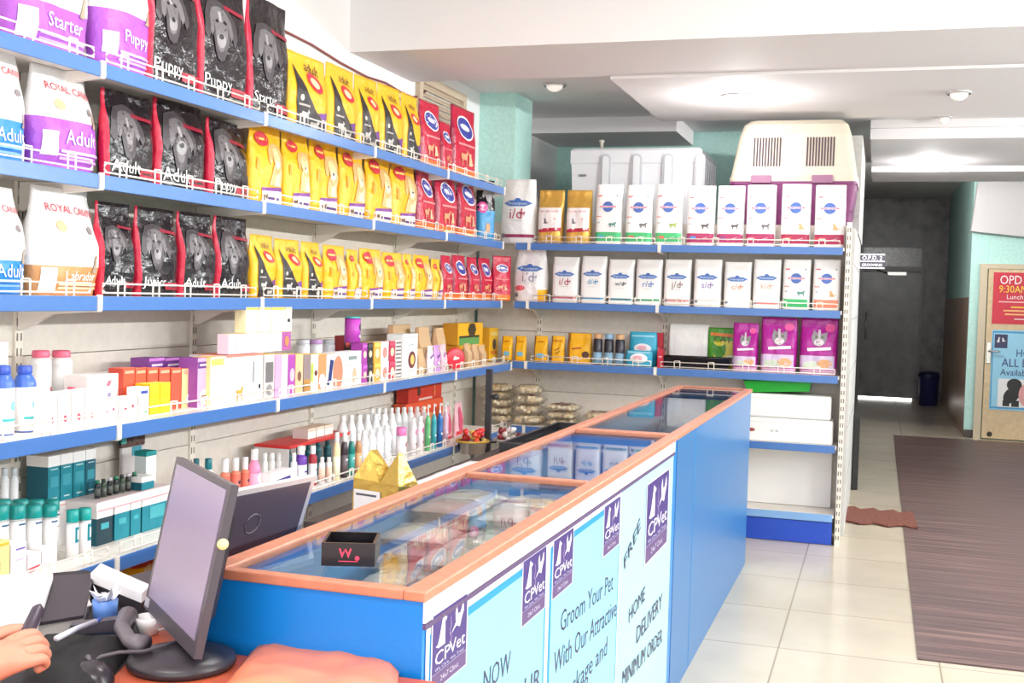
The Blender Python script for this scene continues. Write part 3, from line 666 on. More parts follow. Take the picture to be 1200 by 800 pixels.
# gold gift bag
gp = (-1.335, 3.06, .841); t = empty('gold_bag', gp, -.25); tag(t, 'crumpled gold foil bag with a white label standing behind the counter', 'bag')
GOLD = M((206, 172, 84), .28, .55, .5, 18); GOLD2 = M((170, 140, 62), .3, .55, .5, 18)
mb = MB(); w, d, h = .082, .05, .20
A = [(-w, -d, 0), (w, -d, 0), (w, d, 0), (-w, d, 0)]; B = [(-w*.98, -d*.95, .12), (w*1.0, -d*.95, .11), (w*1.05, d*.9, .10), (-w*.95, d*.9, .12)]
Cc = [(-w*.55, -d*.35, h), (-.005, -d*.5, .105), (w*.62, -d*.2, h*1.0), (w*.66, d*.15, h*.97), (.0, d*.25, .15), (-w*.5, d*.2, h*.99)]
vs = A+B+Cc
mb.add(vs, [(3, 2, 1, 0), (0, 1, 5, 4), (1, 2, 6, 5), (2, 3, 7, 6), (3, 0, 4, 7), (4, 9, 8), (4, 5, 9), (5, 10, 9), (5, 6, 11, 10), (6, 7, 12), (6, 12, 11), (7, 13, 12), (4, 8, 13, 7)], GOLD)
mb.add([Vector(v)*1.0 for v in Cc], [(0, 1, 4, 5), (1, 2, 3, 4)], GOLD2); mb.build('foil_body', t)
mb = MB(); mb.box(-w*.9, w*.25, -d*1.0-.003, -d*.99-.001, .012, .088, M((244, 242, 244), .5)); mb.box(-w*.8, w*.1, -d-.0036, -d-.003, .072, .078, M((90, 90, 100), .5)); mb.build('white_label', t)
# stand with two steel bowls and wrapped toys
STEEL = M((196, 190, 186), .16, 1); px_, py_ = -2.16, 6.42
t = empty('bowl_stand', (px_, py_, 0)); tag(t, 'dark upright pole stand with side arms carrying two steel bowls', 'stand')
mb = MB(); mb.box(-.018, .018, -.014, .014, 0, 1.06, M((66, 64, 68), .4, .4), .003); mb.build('pole', t)
mb = MB(); mb.lathe([(.13, 0), (.13, .012), (.03, .03)], M((60, 58, 62), .4, .4), 20); mb.build('base', t)
mb = MB(); mb.lathe([(.012, -.02), (.018, 0), (.012, .02)], M((50, 50, 54), .4), 12, Matrix.Translation((.045, -.01, .90)) @ Matrix.Rotation(PI/2, 4, 'Y')); mb.tube([(.01, -.01, .90), (.06, -.01, .90)], .007, M((50, 50, 54), .4), 8); mb.build('clamp_knob', t)
def bowl(dx, dy, z, r, label, colr):
    a = empty('steel_bowl', (px_+dx, py_+dy, z)); tag(a, label, 'bowl', 'steel bowls on the stand')
    mb = MB(); mb.lathe([(r*.80, 0), (r*.86, .004), (r*.97, r*.78), (r*1.06, r*.82), (r*1.06, r*.86), (r*.94, r*.84), (r*.82, .012), (0.001, .01)], STEEL, 32); mb.build('basin', a)
    mb = MB(); ring = [(r*1.07*math.cos(2*PI*k/28), r*1.07*math.sin(2*PI*k/28), r*.84) for k in range(28)]; mb.tube(ring, .007, M(colr, .3, .3), 6, None, True); mb.build('rolled_rim', a)
    mb = MB(); mb.tube([(-dx*.9, -dy*.9+.0, r*.62), (-dx*(1-r*1.0/math.hypot(dx, dy)), -dy*(1-r*1.0/math.hypot(dx, dy)), r*.62)], .006, M((60, 58, 62), .4, .4), 8)
    mb.build('support_arm', t).location = (dx, dy, z)
    return a
bowl(-.052, -.12, .575, .088, 'larger steel feeding bowl with gold rim, left of the dark pole', (220, 176, 70))
bowl(.10, .06, .585, .072, 'smaller steel feeding bowl full of wrapped toys, right of the dark pole', (206, 200, 196))
def bundle(name, c, r, cols_, label, seed, n=9):
    rdm = random.Random(seed); mb = MB()
    for i in range(n):
        p = Vector((c[0]+rdm.uniform(-r, r)*.7, c[1]+rdm.uniform(-r, r)*.7, c[2]+rdm.uniform(0, r*.75))); q = p+Vector((rdm.uniform(-r, r)*.5, rdm.uniform(-r, r)*.5, rdm.uniform(0, r)*.5))
        mb.tube([p, (p+q)/2+Vector((0, 0, .012)), q], [.010, .019, .007], M(cols_[i % len(cols_)], .3), 8)
    tag(mb.build(name), label, 'toys')
bundle('wrapped_toys', (px_-.052, py_-.12, .625), .085, [(214, 46, 40), (200, 40, 46), (232, 90, 60), (240, 210, 120)], 'heap of red wrapped toys in the larger steel bowl', 3, 12)
bundle('wrapped_toys', (px_+.10, py_+.06, .635), .07, [(244, 236, 230), (120, 30, 40), (236, 224, 216), (150, 50, 50)], 'white and maroon wrapped toys heaped in the smaller steel bowl', 5, 11)
# ================================================================== THINGS ON TOP OF THE BACK SHELVING
# translucent storage box
BOXM = M((226, 228, 232), .35, 0, .03, 20); BOXD = M((196, 198, 204), .4)
x0, x1, z1 = -2.13, -1.20, 2.545; zb = 1.985; t = empty('storage_box', ((x0+x1)/2, 8.0, zb)); tag(t, 'large translucent white storage box with ribbed sides on top of the shelving', 'box')
W2, H = (x1-x0)/2, z1-zb; mb = MB()
poly = [(-W2, -.02), (W2, -.02), (W2, .75), (-W2, .75)]
vs = []
for z, k in ((0, .94), (H*.80, .985), (H*.82, 1.0), (H*.97, 1.0), (H, .96)): vs += [(-W2*k, -.0+(1-k)*.4, z), (W2*k, (1-k)*.4, z), (W2*k, .74-(1-k)*.4, z), (-W2*k, .74-(1-k)*.4, z)]
fs = [(4*j+i, 4*j+(i+1) % 4, 4*j+4+(i+1) % 4, 4*j+4+i) for j in range(4) for i in range(4)]+[(0, 1, 2, 3), (16, 17, 18, 19)]
mb.add(vs, fs, BOXM); mb.build('tub', t)
mb = MB()
for i in range(4):
    cx = -W2*.98+.25+i*.22; prof = [(cx-.038, 0.02), (cx+.038, .02)]+[(cx+.038*math.cos(a), H*.86+.038*math.sin(a)) for a in [PI*k/8 for k in range(9)]]
    mb.prism(prof, -.014, .03, BOXD, 'y')
    prof2 = [(cx-.022, 0.02), (cx+.022, .02)]+[(cx+.022*math.cos(a), H*.86+.022*math.sin(a)) for a in [PI*k/8 for k in range(9)]]
    mb.prism(prof2, -.022, -.0, BOXM, 'y')
for i in range(6):
    cy = .10+i*.11; prof = [(cy-.022, 0.02), (cy+.022, .02), (cy+.022, H*.82), (cy, H*.9), (cy-.022, H*.82)]; mb.prism(prof, W2*.93, W2+.012, BOXD, 'x')
mb.build('ribs', t)
mb = MB(); S = lambda x, z, off: Vector((x, .006-off, z)); decals(mb, S, [('rect', -.80, .66, .055, 0, (120, 120, 130), .3)], 2*W2, H, .006, .5); mb.build('badge', t)
mb = MB(); mb.lathe([(.012, 0), (.014, .05), (.022, .06), (.016, .07)], M((206, 204, 190), .5), 12); tag(mb.build('small_finial', None, (-1.93, 8.1, z1+.001)), 'small pale knob standing up on top of the storage box', 'knob')
# pet carrier
x0, x1, zb, zm, zt_ = -.985, -.165, 1.985, 2.29, 2.70; yc = 7.80
t = empty('pet_carrier', ((x0+x1)/2, yc, zb)); tag(t, 'large pet carrier with beige vented top and purple base on the shelving', 'pet carrier')
CW2 = (x1-x0)/2; CD = .52; BEI = M((200, 190, 174), .45, 0, .04, 30); PLUM = M((116, 46, 98), .4, 0, .04, 30)
def frust(mb, rows, mat):
    vs = []
    for z, kx, ky, b in rows:
        X, Y = CW2*kx, CD/2*ky
        for sx, sy, a0 in ((1, -1, -90), (1, 1, 0), (-1, 1, 90), (-1, -1, 180)):
            for q in range(5):
                a = math.radians(a0+22.5*q); vs.append((sx*(X-b)+b*math.cos(a), CD/2+sy*(Y-b)+b*math.sin(a), z))
    n = 20; mb.add(vs, [(j*n+i, j*n+(i+1) % n, (j+1)*n+(i+1) % n, (j+1)*n+i) for j in range(len(rows)-1) for i in range(n)]+[tuple(range(n)), tuple(range((len(rows)-1)*n, len(rows)*n))], mat, False)
m1, m2 = zm-zb, zt_-zb
mb = MB(); frust(mb, [(0, .90, .88, .03), (m1-.02, .985, .98, .04), (m1-.018, 1.0, 1.0, .04), (m1, 1.0, 1.0, .04)], PLUM); pb_ = mb.build('purple_base', t)
mb = MB(); frust(mb, [(m1+.001, 1.0, 1.0, .04), (m1+.03, 1.0, 1.0, .04), (m1+.032, .985, .98, .04), (m2-.10, .875, .86, .05), (m2-.03, .82, .78, .06), (m2, .74, .66, .06)], BEI); tp = mb.build('beige_top', t)
for c in (-.17, .17):
    mb = MB()
    for i in range(10):
        xx = c+(-4.5+i)*.0185
        z0_, z1_ = m1+.10, m1+.29
        for s in (0,):
            yb = lambda z: CD/2*(1-(.98-.12*(z-m1-.032)/(m2-.10-m1-.032)))-.004
            mb.add([(xx-.0045, yb(z0_)-.001, z0_), (xx+.0045, yb(z0_)-.001, z0_), (xx+.0045, yb(z1_)-.001, z1_), (xx-.0045, yb(z1_)-.001, z1_), (xx-.0045, yb(z0_)+.02, z0_), (xx+.0045, yb(z0_)+.02, z0_), (xx+.0045, yb(z1_)+.02, z1_), (xx-.0045, yb(z1_)+.02, z1_)], [(0, 1, 2, 3), (0, 4, 5, 1), (2, 6, 7, 3), (1, 5, 6, 2), (0, 3, 7, 4)], M((70, 50, 60), .7))
    mb.build('vent_slots', tp)
for c in (-.20, .19):
    mb = MB(); mb.box(c-.065, c+.065, -.016, .01, m1-.012, m1+.04, M((146, 100, 128), .45), .004); mb.build('latch', t)
mb = MB(); mb.box(.235, .27, -.001, .006, m1-.075, m1-.045, M((240, 240, 240), .5)); mb.build('sticker', pb_)
# ================================================================== DESK
t = empty('desk', (-1.2, 1.2, 0)); tag(t, 'reddish orange desk top abutting the blue end of the counter', 'desk')
DESK = M((178, 82, 54), .4, 0, .04, 20, var=.05); mb = MB()
mb.prism([(-1.0, -.7), (.53, -.7), (.53, .563), (.06, .563), (.06, 1.22), (-.22, 1.22), (-.30, .86), (-1.0, .80)], .825, .86, DESK, 'z'); mb.build('desk_top', t)
for a in ((-.98, -.94, -.65, .75), (.02, .05, .6, 1.2), (.47, .50, -.65, .5)):
    mb = MB(); mb.box(a[0], a[1], a[2], a[3], 0, .825, DESK); mb.build('side_panel', t)
ZD = .8605
def dp(px, py, z=ZD): return on_z(px, py, z)
# monitor, turned toward the clerk at the left
MBK = M((46, 42, 48), .35); MGR = M((78, 72, 80), .35)
bc = dp(213, 779); t = empty('monitor', (bc.x, bc.y, ZD)); tag(t, 'black flat-screen monitor on a round foot standing on the orange desk', 'monitor')
mb = MB(); mb.lathe([(.085, 0), (.090, .006), (.088, .016), (.06, .022), (.03, .026)], MBK, 36); mb.build('round_foot', t)
ax = Vector((-.745, .667, 0)); up = (Vector((0, 0, 1))+Vector((.667, .745, 0))*.20).normalized(); nn = Vector((ax.y, -ax.x, 0)).cross(ax).cross(ax) if False else ax.cross(up).normalized()
Pn = dp(227, 772, .894); MW, MH = .345, .287
cs = [Pn+ax*MW, Pn+ax*MW+up*MH, Pn+up*MH, Pn]
SC = dict(bl=cs[0], tl=cs[1], tr=cs[2], br=cs[3])
ctrp = sum(cs, Vector())/4; nw = (cs[1]-cs[0]).length; 
if nn.dot(CO-ctrp) < 0: nn = -nn
loc = Vector((bc.x, bc.y, ZD))
def sc(a, b, off=0):                          # a across from far-left to near-right, b up
    p = cs[0].lerp(cs[3], a).lerp(cs[1].lerp(cs[2], a), b); return p+nn*off-loc
mb = MB(); q = [sc(0, 0), sc(1, 0), sc(1, 1), sc(0, 1)]; bk = [p-nn*.014 for p in q]
mb.add(q+bk, [(0, 1, 2, 3), (7, 6, 5, 4), (0, 4, 5, 1), (1, 5, 6, 2), (2, 6, 7, 3), (3, 7, 4, 0)], MGR)
q2 = [sc(a, b, -.014) for a, b in ((.12, .12), (.88, .12), (.88, .85), (.12, .85))]; b2_ = [p-nn*.03 for p in [sc(a, b, -.014) for a, b in ((.2, .2), (.8, .2), (.8, .78), (.2, .78))]]
mb.add(q2+b2_, [(4, 5, 6, 7), (0, 4, 5, 1), (1, 5, 6, 2), (2, 6, 7, 3), (3, 7, 4, 0)], MBK); hs_ = mb.build('housing', t)
mb = MB(); mb.add([sc(a, b, .0012) for a, b in ((.05, .09), (.955, .09), (.955, .96), (.05, .96))]+[sc(a, b, -.004) for a, b in ((.05, .09), (.955, .09), (.955, .96), (.05, .96))], [(0, 1, 2, 3), (0, 4, 5, 1), (1, 5, 6, 2), (2, 6, 7, 3), (3, 7, 4, 0)], M((150, 138, 164), .25)); mb.build('screen', t)
mb = MB(); mb.add([sc(a, b, .002) for a, b in ((.02, .02), (.09, .02), (.09, .075), (.02, .075))]+[sc(a, b, 0) for a, b in ((.02, .02), (.09, .02), (.09, .075), (.02, .075))], [(0, 1, 2, 3), (0, 4, 5, 1), (1, 5, 6, 2), (2, 6, 7, 3), (3, 7, 4, 0)], M((180, 176, 190), .3)); mb.build('badge', hs_)
mb = MB(); c = sc(.45, .12, -.045); mb.tube([Vector((c.x*.75, c.y*.75, .018)), Vector((c.x*.8, c.y*.8, .05)), Vector((c.x, c.y, c.z*.8)), c+Vector((0, 0, .03))], [.028, .026, .024, .022], MBK, 10); mb.build('neck', t)
e1 = sc(1, .66, -.007)+(cs[3]-cs[0]).normalized()*.0015; mb = MB(); mb.lathe([(.0, -.001), (.0095, -.001), (.0095, .001), (.0, .001)], M((232, 222, 150), .5), 16, Matrix.Translation(e1) @ (cs[3]-cs[0]).to_track_quat('Z', 'Y').to_matrix().to_4x4()); mb.build('round_sticker', hs_)
# laptop seen from behind, its lid leaning back
lax = Vector((.2, .98, 0)); lup = (Vector((0, 0, 1))+Vector((.98, -.2, 0))*.34).normalized(); ln = lup.cross(lax).normalized()
tr_ = Vector((-1.17, 2.30, 1.087)); tl_ = tr_-lax*.34
if ln.dot(CO-tr_) < 0: ln = -ln
br_, bl_ = tr_-lup*.175, tl_-lup*.175
dn = (br_-tr_); br2, bl2 = tr_+dn*1.27, tl_+dn*1.27
t = empty('laptop', ((br2.x+bl2.x)/2, (br2.y+bl2.y)/2, ZD)); tag(t, 'open laptop with dark lid and silver edge standing behind the monitor', 'laptop'); loc2 = Vector(t.location)
def slab(mb, ps, th, mat, n): ps = [p-loc2 for p in ps]; bk = [p-n*th for p in ps]; mb.add(ps+bk, [(0, 1, 2, 3), (7, 6, 5, 4), (0, 4, 5, 1), (1, 5, 6, 2), (2, 6, 7, 3), (3, 7, 4, 0)], mat)
mb = MB(); slab(mb, [bl2, br2, tr_, tl_], .012, M((216, 214, 218), .3, .5), ln); mb.build('silver_lid_edge', t)
ins = lambda a, b: bl2.lerp(br2, a).lerp(tl_.lerp(tr_, a), b)+ln*.0015
mb = MB(); slab(mb, [ins(.02, .02), ins(.955, .02), ins(.955, .95), ins(.02, .95)], .003, M((76, 68, 80), .3), ln); dl_ = mb.build('dark_lid', t)
mb = MB(); c0 = ins(.48, .62)+ln*.0008; cr_ = [c0+lax*(.022*math.cos(2*PI*k/24))+lup*(.022*math.sin(2*PI*k/24))-loc2 for k in range(24)]; mb.tube(cr_, .0011, M((120, 112, 124), .3), 5, None, True); mb.build('lid_emblem', dl_)
bz = ZD+.006; away = -ln; away.z = 0; away.normalize(); f0, f1 = Vector((bl2.x, bl2.y, 0)), Vector((br2.x, br2.y, 0)); g0, g1 = f0+away*.22, f1+away*.22
base_z = ZD+.0005
mb = MB(); vs = [(p.x-loc2.x, p.y-loc2.y, z) for z in (base_z-ZD, base_z-ZD+.014) for p in (f0, f1, g1, g0)]
mb.add(vs, [(0, 1, 2, 3), (7, 6, 5, 4), (0, 4, 5, 1), (1, 5, 6, 2), (2, 6, 7, 3), (3, 7, 4, 0)], M((60, 56, 64), .4)); mb.build('keyboard_base', t)
# orange plastic bag
oc = [dp(x, y) for x, y in ((256, 812), (300, 757), (470, 771), (462, 830))]
cen = sum(oc, Vector())/4; mb = MB(); n = 18; vs = []; fs = []
for j in range(n+1):
    for i in range(n+1):
        a, b = i/n, j/n; p = oc[0].lerp(oc[3], a).lerp(oc[1].lerp(oc[2], a), b); u, v = 2*a-1, 2*b-1
        bb = max(0, (1-u**6)*(1-v**6))**.5; hgt = .020*bb+.005*noise.noise(Vector((u*2.6, v*2.6, 4)))*bb+.004*abs(noise.noise(Vector((u*5, v*2.5, 1))))*bb
        vs.append((p.x-cen.x, p.y-cen.y, max(.001, hgt)))
N = (n+1)**2; vs2 = [(x, y, .0005) for x, y, z in vs]; fs = [(j*(n+1)+i, j*(n+1)+i+1, (j+1)*(n+1)+i+1, (j+1)*(n+1)+i) for j in range(n) for i in range(n)]
per = [i for i in range(n+1)]+[(j+1)*(n+1)-1 for j in range(1, n+1)]+[N-1-i for i in range(1, n+1)]+[(n-j)*(n+1) for j in range(1, n)]
mb.add(vs+vs2, fs+[tuple(N+k for k in f) for f in fs]+[(per[i], per[(i+1) % len(per)], N+per[(i+1) % len(per)], N+per[i]) for i in range(len(per))], M((228, 132, 98), .4, 0, .15, 14), True)
tag(mb.build('plastic_bag', None, (cen.x, cen.y, ZD)), 'folded orange plastic bag lying on the desk against the counter', 'bag')
# sheets of paper
def sheet(name, corners, z, label, th=.004, rgb=(248, 246, 248), curl=.0):
    ps = [dp(x, y, z) for x, y in corners]; c = sum(ps, Vector())/4; mb = MB(); n = 8; vs = []
    for k in (1, 0):
        for j in range(n+1):
            for i in range(n+1):
                a, b = i/n, j/n; p = ps[0].lerp(ps[1], a).lerp(ps[3].lerp(ps[2], a), b); vs.append((p.x-c.x, p.y-c.y, k*th+curl*(math.sin(a*PI)*.5+.5*b*b)))
    N = (n+1)**2; fs = [(j*(n+1)+i, j*(n+1)+i+1, (j+1)*(n+1)+i+1, (j+1)*(n+1)+i) for j in range(n) for i in range(n)]
    per = [i for i in range(n+1)]+[(j+1)*(n+1)-1 for j in range(1, n+1)]+[N-1-i for i in range(1, n+1)]+[(n-j)*(n+1) for j in range(1, n)]
    mb.add(vs, fs+[tuple(N+k for k in f) for f in fs]+[(per[i], per[(i+1) % len(per)], N+per[(i+1) % len(per)], N+per[i]) for i in range(len(per))], M(rgb, .6))
    tag(mb.build(name, None, (c.x, c.y, z)), label, 'paper')
sheet('paper_stack', [(-40, 748), (44, 738), (62, 682), (-30, 690)], ZD+.035, 'thick white stack of papers beside the hand at the left', .012, curl=.012)
sheet('paper_sheet', [(66, 730), (108, 709), (96, 691), (60, 700)], ZD+.006, 'loose white sheet between the paper stack and blue cup', .002, curl=.006)
# dark blotter under the clutter
mb = MB(); pts = [dp(x, y) for x, y in ((-80, 850), (105, 822), (150, 775), (176, 742), (186, 712), (150, 684), (100, 668), (-60, 682))]
mb.prism([(p.x, p.y) for p in pts], ZD, ZD+.0006, M((34, 30, 36), .6), 'z'); tag(mb.build('desk_blotter'), 'black desk blotter under the papers, pouch and telephone handset', 'desk mat')
# dark ledger below the papers
ps = [dp(x, y) for x, y in ((-60, 770), (98, 742), (110, 690), (-30, 700))]; c = sum(ps, Vector())/4
t = empty('ledger', (c.x, c.y, ZD)); tag(t, 'dark bound ledger lying under the white papers on the desk', 'book')
mb = MB(); vs = [(p.x-c.x, p.y-c.y, z) for z in (0, .006) for p in ps]; F6 = [(0, 1, 2, 3), (7, 6, 5, 4), (0, 4, 5, 1), (1, 5, 6, 2), (2, 6, 7, 3), (3, 7, 4, 0)]
mb.add(vs, F6, M((58, 50, 58), .5)); vs = [(p.x-c.x, p.y-c.y, z) for z in (.028, .034) for p in ps]; mb.add(vs, F6, M((58, 50, 58), .5)); mb.build('cover', t)
mb = MB(); mb.add([((p.x-c.x)*.97, (p.y-c.y)*.97, z) for z in (.006, .028) for p in ps], F6, M((226, 220, 214), .7)); mb.build('pages', t)
# white flat device behind the blue cup (keyboard-like tray)
ps = [dp(x, y, ZD+.03) for x, y in ((106, 680), (166, 704), (176, 694), (118, 668))]; c = sum(ps, Vector())/4
t = empty('white_device', (c.x, c.y, ZD)); tag(t, 'flat white device with a dark underside lying beyond the blue cup', 'device')
mb = MB(); mb.add([(p.x-c.x, p.y-c.y, z) for z in (.026, .045) for p in ps], F6, M((242, 240, 242), .4)); mb.build('white_lid', t)
mb = MB(); mb.add([((p.x-c.x)*.96, (p.y-c.y)*.96, z) for z in (0, .026) for p in ps], F6, M((40, 36, 44), .5)); mb.build('dark_base', t)
# blue cup holding crumpled tissue
p = dp(123, 728); t = empty('blue_cup', (p.x, p.y, ZD)); tag(t, 'small blue cup with crumpled white tissue poking out of it', 'cup')
mb = MB(); mb.lathe([(.019, 0), (.021, .002), (.0225, .02), (.0235, .042), (.021, .042)], M((96, 140, 214), .35), 20); mb.build('cup_body', t)
mb = MB()
for k in range(7):
    a = k*2*PI/7; mb.add([(0, 0, .03), (.02*math.cos(a), .02*math.sin(a), .044), (.030*math.cos(a+.35), .030*math.sin(a+.35), .060+.012*math.sin(k*2.3)), (.018*math.cos(a+.9), .018*math.sin(a+.9), .052), (0, 0, .05)], [(0, 1, 2, 3), (4, 1, 2, 3)], M((236, 238, 246), .6))
mb.build('tissue', t)
# white cup
p = dp(174, 742); t = empty('white_cup', (p.x, p.y, ZD)); tag(t, 'small white tea cup standing just left of the monitor foot', 'cup')
mb = MB(); mb.lathe([(.016, 0), (.018, .002), (.024, .018), (.026, .032), (.0235, .032), (.021, .016), (.0, .006)], M((240, 238, 240), .3), 24); mb.build('cup_body', t)
mb = MB(); mb.tube([(.024, 0, .026), (.036, 0, .026), (.037, 0, .012), (.021, 0, .009)], .0032, M((240, 238, 240), .3), 8); mb.build('handle', t)
# telephone handset
mb = MB(); A = [dp(150, 722, ZD+.03), dp(142, 735, ZD+.034), dp(152, 750, ZD+.036), dp(170, 757, ZD+.03)]
tag(mb.tube(A, [.019, .013, .013, .019], M((108, 100, 108), .4), 12).build('telephone_handset'), 'curved grey telephone handset lying in front of the white cup', 'telephone')
# clutter of cables and a stapler-like gadget
p = dp(118, 748); t = empty('desk_stapler', (p.x, p.y, ZD), .6); tag(t, 'dark grey stapler lying in front of the blue cup', 'stapler')
mb = MB(); mb.box(-.06, .06, -.014, .014, 0, .01, M((56, 52, 60), .4), .003); mb.build('base', t)
mb = MB(); mb.prism([(-.058, .012), (.055, .016), (.06, .03), (.04, .038), (-.05, .030)], -.012, .012, M((72, 66, 76), .35)); mb.build('arm', t)
mb = MB(); mb.tube([dp(66, 748, ZD+.06), dp(90, 736, ZD+.052), dp(112, 728, ZD+.046)], .005, M((214, 214, 228), .4), 8); mb.tube([dp(112, 728, ZD+.046), dp(120, 724, ZD+.044)], [.005, .001], M((60, 90, 190), .4), 8)
tag(mb.build('pen'), 'long pale pen resting across the ledger toward the blue cup', 'pen')
# black cloth pouch below the hand
ps = [dp(x, y) for x, y in ((10, 836), (112, 818), (158, 760), (48, 748))]; c = sum(ps, Vector())/4; mb = MB(); n = 14; vs = []
for k in (1, 0):
    for j in range(n+1):
        for i in range(n+1):
            a, b = i/n, j/n; q = ps[0].lerp(ps[1], a).lerp(ps[3].lerp(ps[2], a), b); u, v = 2*a-1, 2*b-1; bb = max(0, (1-u**4)*(1-v**4))**.5
            vs.append((q.x-c.x, q.y-c.y, max(.001, .032*bb+.008*bb*noise.noise(Vector((u*3, v*3, 7)))) if k else .0004))
N = (n+1)**2; fs = [(j*(n+1)+i, j*(n+1)+i+1, (j+1)*(n+1)+i+1, (j+1)*(n+1)+i) for j in range(n) for i in range(n)]; per = [i for i in range(n+1)]+[(j+1)*(n+1)-1 for j in range(1, n+1)]+[N-1-i for i in range(1, n+1)]+[(n-j)*(n+1) for j in range(1, n)]
mb.add(vs, fs+[tuple(N+k for k in f) for f in fs]+[(per[i], per[(i+1) % len(per)], N+per[(i+1) % len(per)], N+per[i]) for i in range(len(per))], M((16, 14, 18), .8), True)
tag(mb.build('black_pouch', None, (c.x, c.y, ZD)), 'soft black cloth pouch lying on the desk below the hand', 'pouch')
# mouse with its cable
p = dp(108, 800); t = empty('computer_mouse', (p.x, p.y, ZD), .9); tag(t, 'black computer mouse lying in front of the monitor foot', 'mouse')
mb = MB(); n = 12; prof = [(.031, 0), (.033, .008), (.028, .022), (.016, .032), (.002, .034)]; mb.lathe(prof, M((38, 34, 40), .3), 24, None, 1.0, 1.55); mb.build('shell', t)
mb = MB(); mb.lathe([(.008, -.003), (.009, 0), (.008, .003)], M((90, 86, 92), .4), 12, Matrix.Translation((0, .026, .030)) @ Matrix.Rotation(PI/2, 4, 'Y')); mb.build('wheel', t)
mb = MB(); mb.tube([dp(98, 789, ZD+.012), dp(104, 780, ZD+.012), dp(118, 769, ZD+.036), dp(140, 764, ZD+.03), dp(168, 763, ZD+.03), dp(190, 757, ZD+.03), dp(205, 752, ZD+.03)], .0032, M((90, 84, 92), .4), 8)
tag(mb.build('mouse_cable'), 'thin grey cable curving from the mouse to the monitor foot', 'cable')
# ================================================================== THE CLERK'S HAND
SKIN = M((204, 136, 112), .5, 0, .06, 60); NAIL = M((236, 182, 166), .3)
hc = dp(14, 781, ZD+.06)
ex, ey = dp(60, 756, ZD+.06)-dp(0, 770, ZD+.06), None
ex.z = 0; ex.normalize(); ey = Vector((-ex.y, ex.x, 0)); ez = Vector((0, 0, 1))
def hp(a, b, c): return hc+ex*a+ey*b+ez*c
def skin(name, chains, parent=None):
    """chains of (points, radii); all joined at shared points into one skinned surface"""
    me = bpy.data.meshes.new(name); vs, es, rs = [], [], []
    for pts, rr, link in chains:
        st = len(vs)
        for p, r in zip(pts, rr): vs.append(tuple(p)); rs.append(r)
        for i in range(len(pts)-1): es.append((st+i, st+i+1))
        if link is not None: es.append((link, st))
    me.from_pydata(vs, es, [])
    b = bmesh.new(); b.from_mesh(me); ly = b.verts.layers.skin.verify()
    for v, r in zip(b.verts, rs): v[ly].radius = (r, r)
    b.verts.ensure_lookup_table(); b.verts[0][ly].use_root = True; b.to_mesh(me); b.free(); o = bpy.data.objects.new(name, me); COL.objects.link(o)
    m = o.modifiers.new('s', 'SKIN'); m.use_smooth_shade = True; o.modifiers.new('d', 'SUBSURF').levels = 2; o.modifiers['d'].render_levels = 2
    me.materials.append(SKIN); 
    if parent: o.parent = parent
    return o
# back of the hand toward the camera, fingers curling round a dark pen; wrist and forearm run out of the frame
ch = [([hp(-.02, 0, .012), hp(-.07, -.012, .010), hp(-.13, -.03, .004), hp(-.24, -.075, .0)], [.030, .030, .026, .033], None)]
for k, (b0, L, dz, r) in enumerate(((.026, .050, .030, .0098), (.008, .052, .020, .0100), (-.012, .048, .006, .0096), (-.030, .040, -.008, .0086))):
    k0 = hp(.018-.004*k, b0, .016+dz*.5)
    ch.append(([k0, hp(.018+L*.62-.003*k, b0+.004, .016+dz*.62), hp(.018+L*.98-.004*k, b0+.012, .002+dz*.45), hp(.018+L*.62-.004*k, b0+.022, -.010+dz*.35)], [r*1.25, r*1.08, r, r*.86], 0))
ch.append(([hp(-.045, .036, .022), hp(-.012, .052, .034), hp(.026, .050, .040), hp(.050, .046, .036)], [.0145, .012, .0112, .009], 1))
hand = skin('person', ch); tag(hand, "person's bare hand reaching in from the left holding a dark pen", 'person')
mb = MB(); A0, A1 = hp(.036, .030, .030), hp(.075, .062, .060)
mb.tube([A0-(A1-A0)*.5, A0, A1, A1+(A1-A0)*.18], [.009, .011, .010, .003], M((62, 52, 66), .35), 10); tag(mb.build('marker_pen'), 'short dark purple marker held in the hand at the left edge', 'pen')
# ================================================================== PRODUCTS
Z1, Z2, Z3, Z4, Z5 = 2.2, 1.845, 1.455, 1.045, .615
XI = -2.47
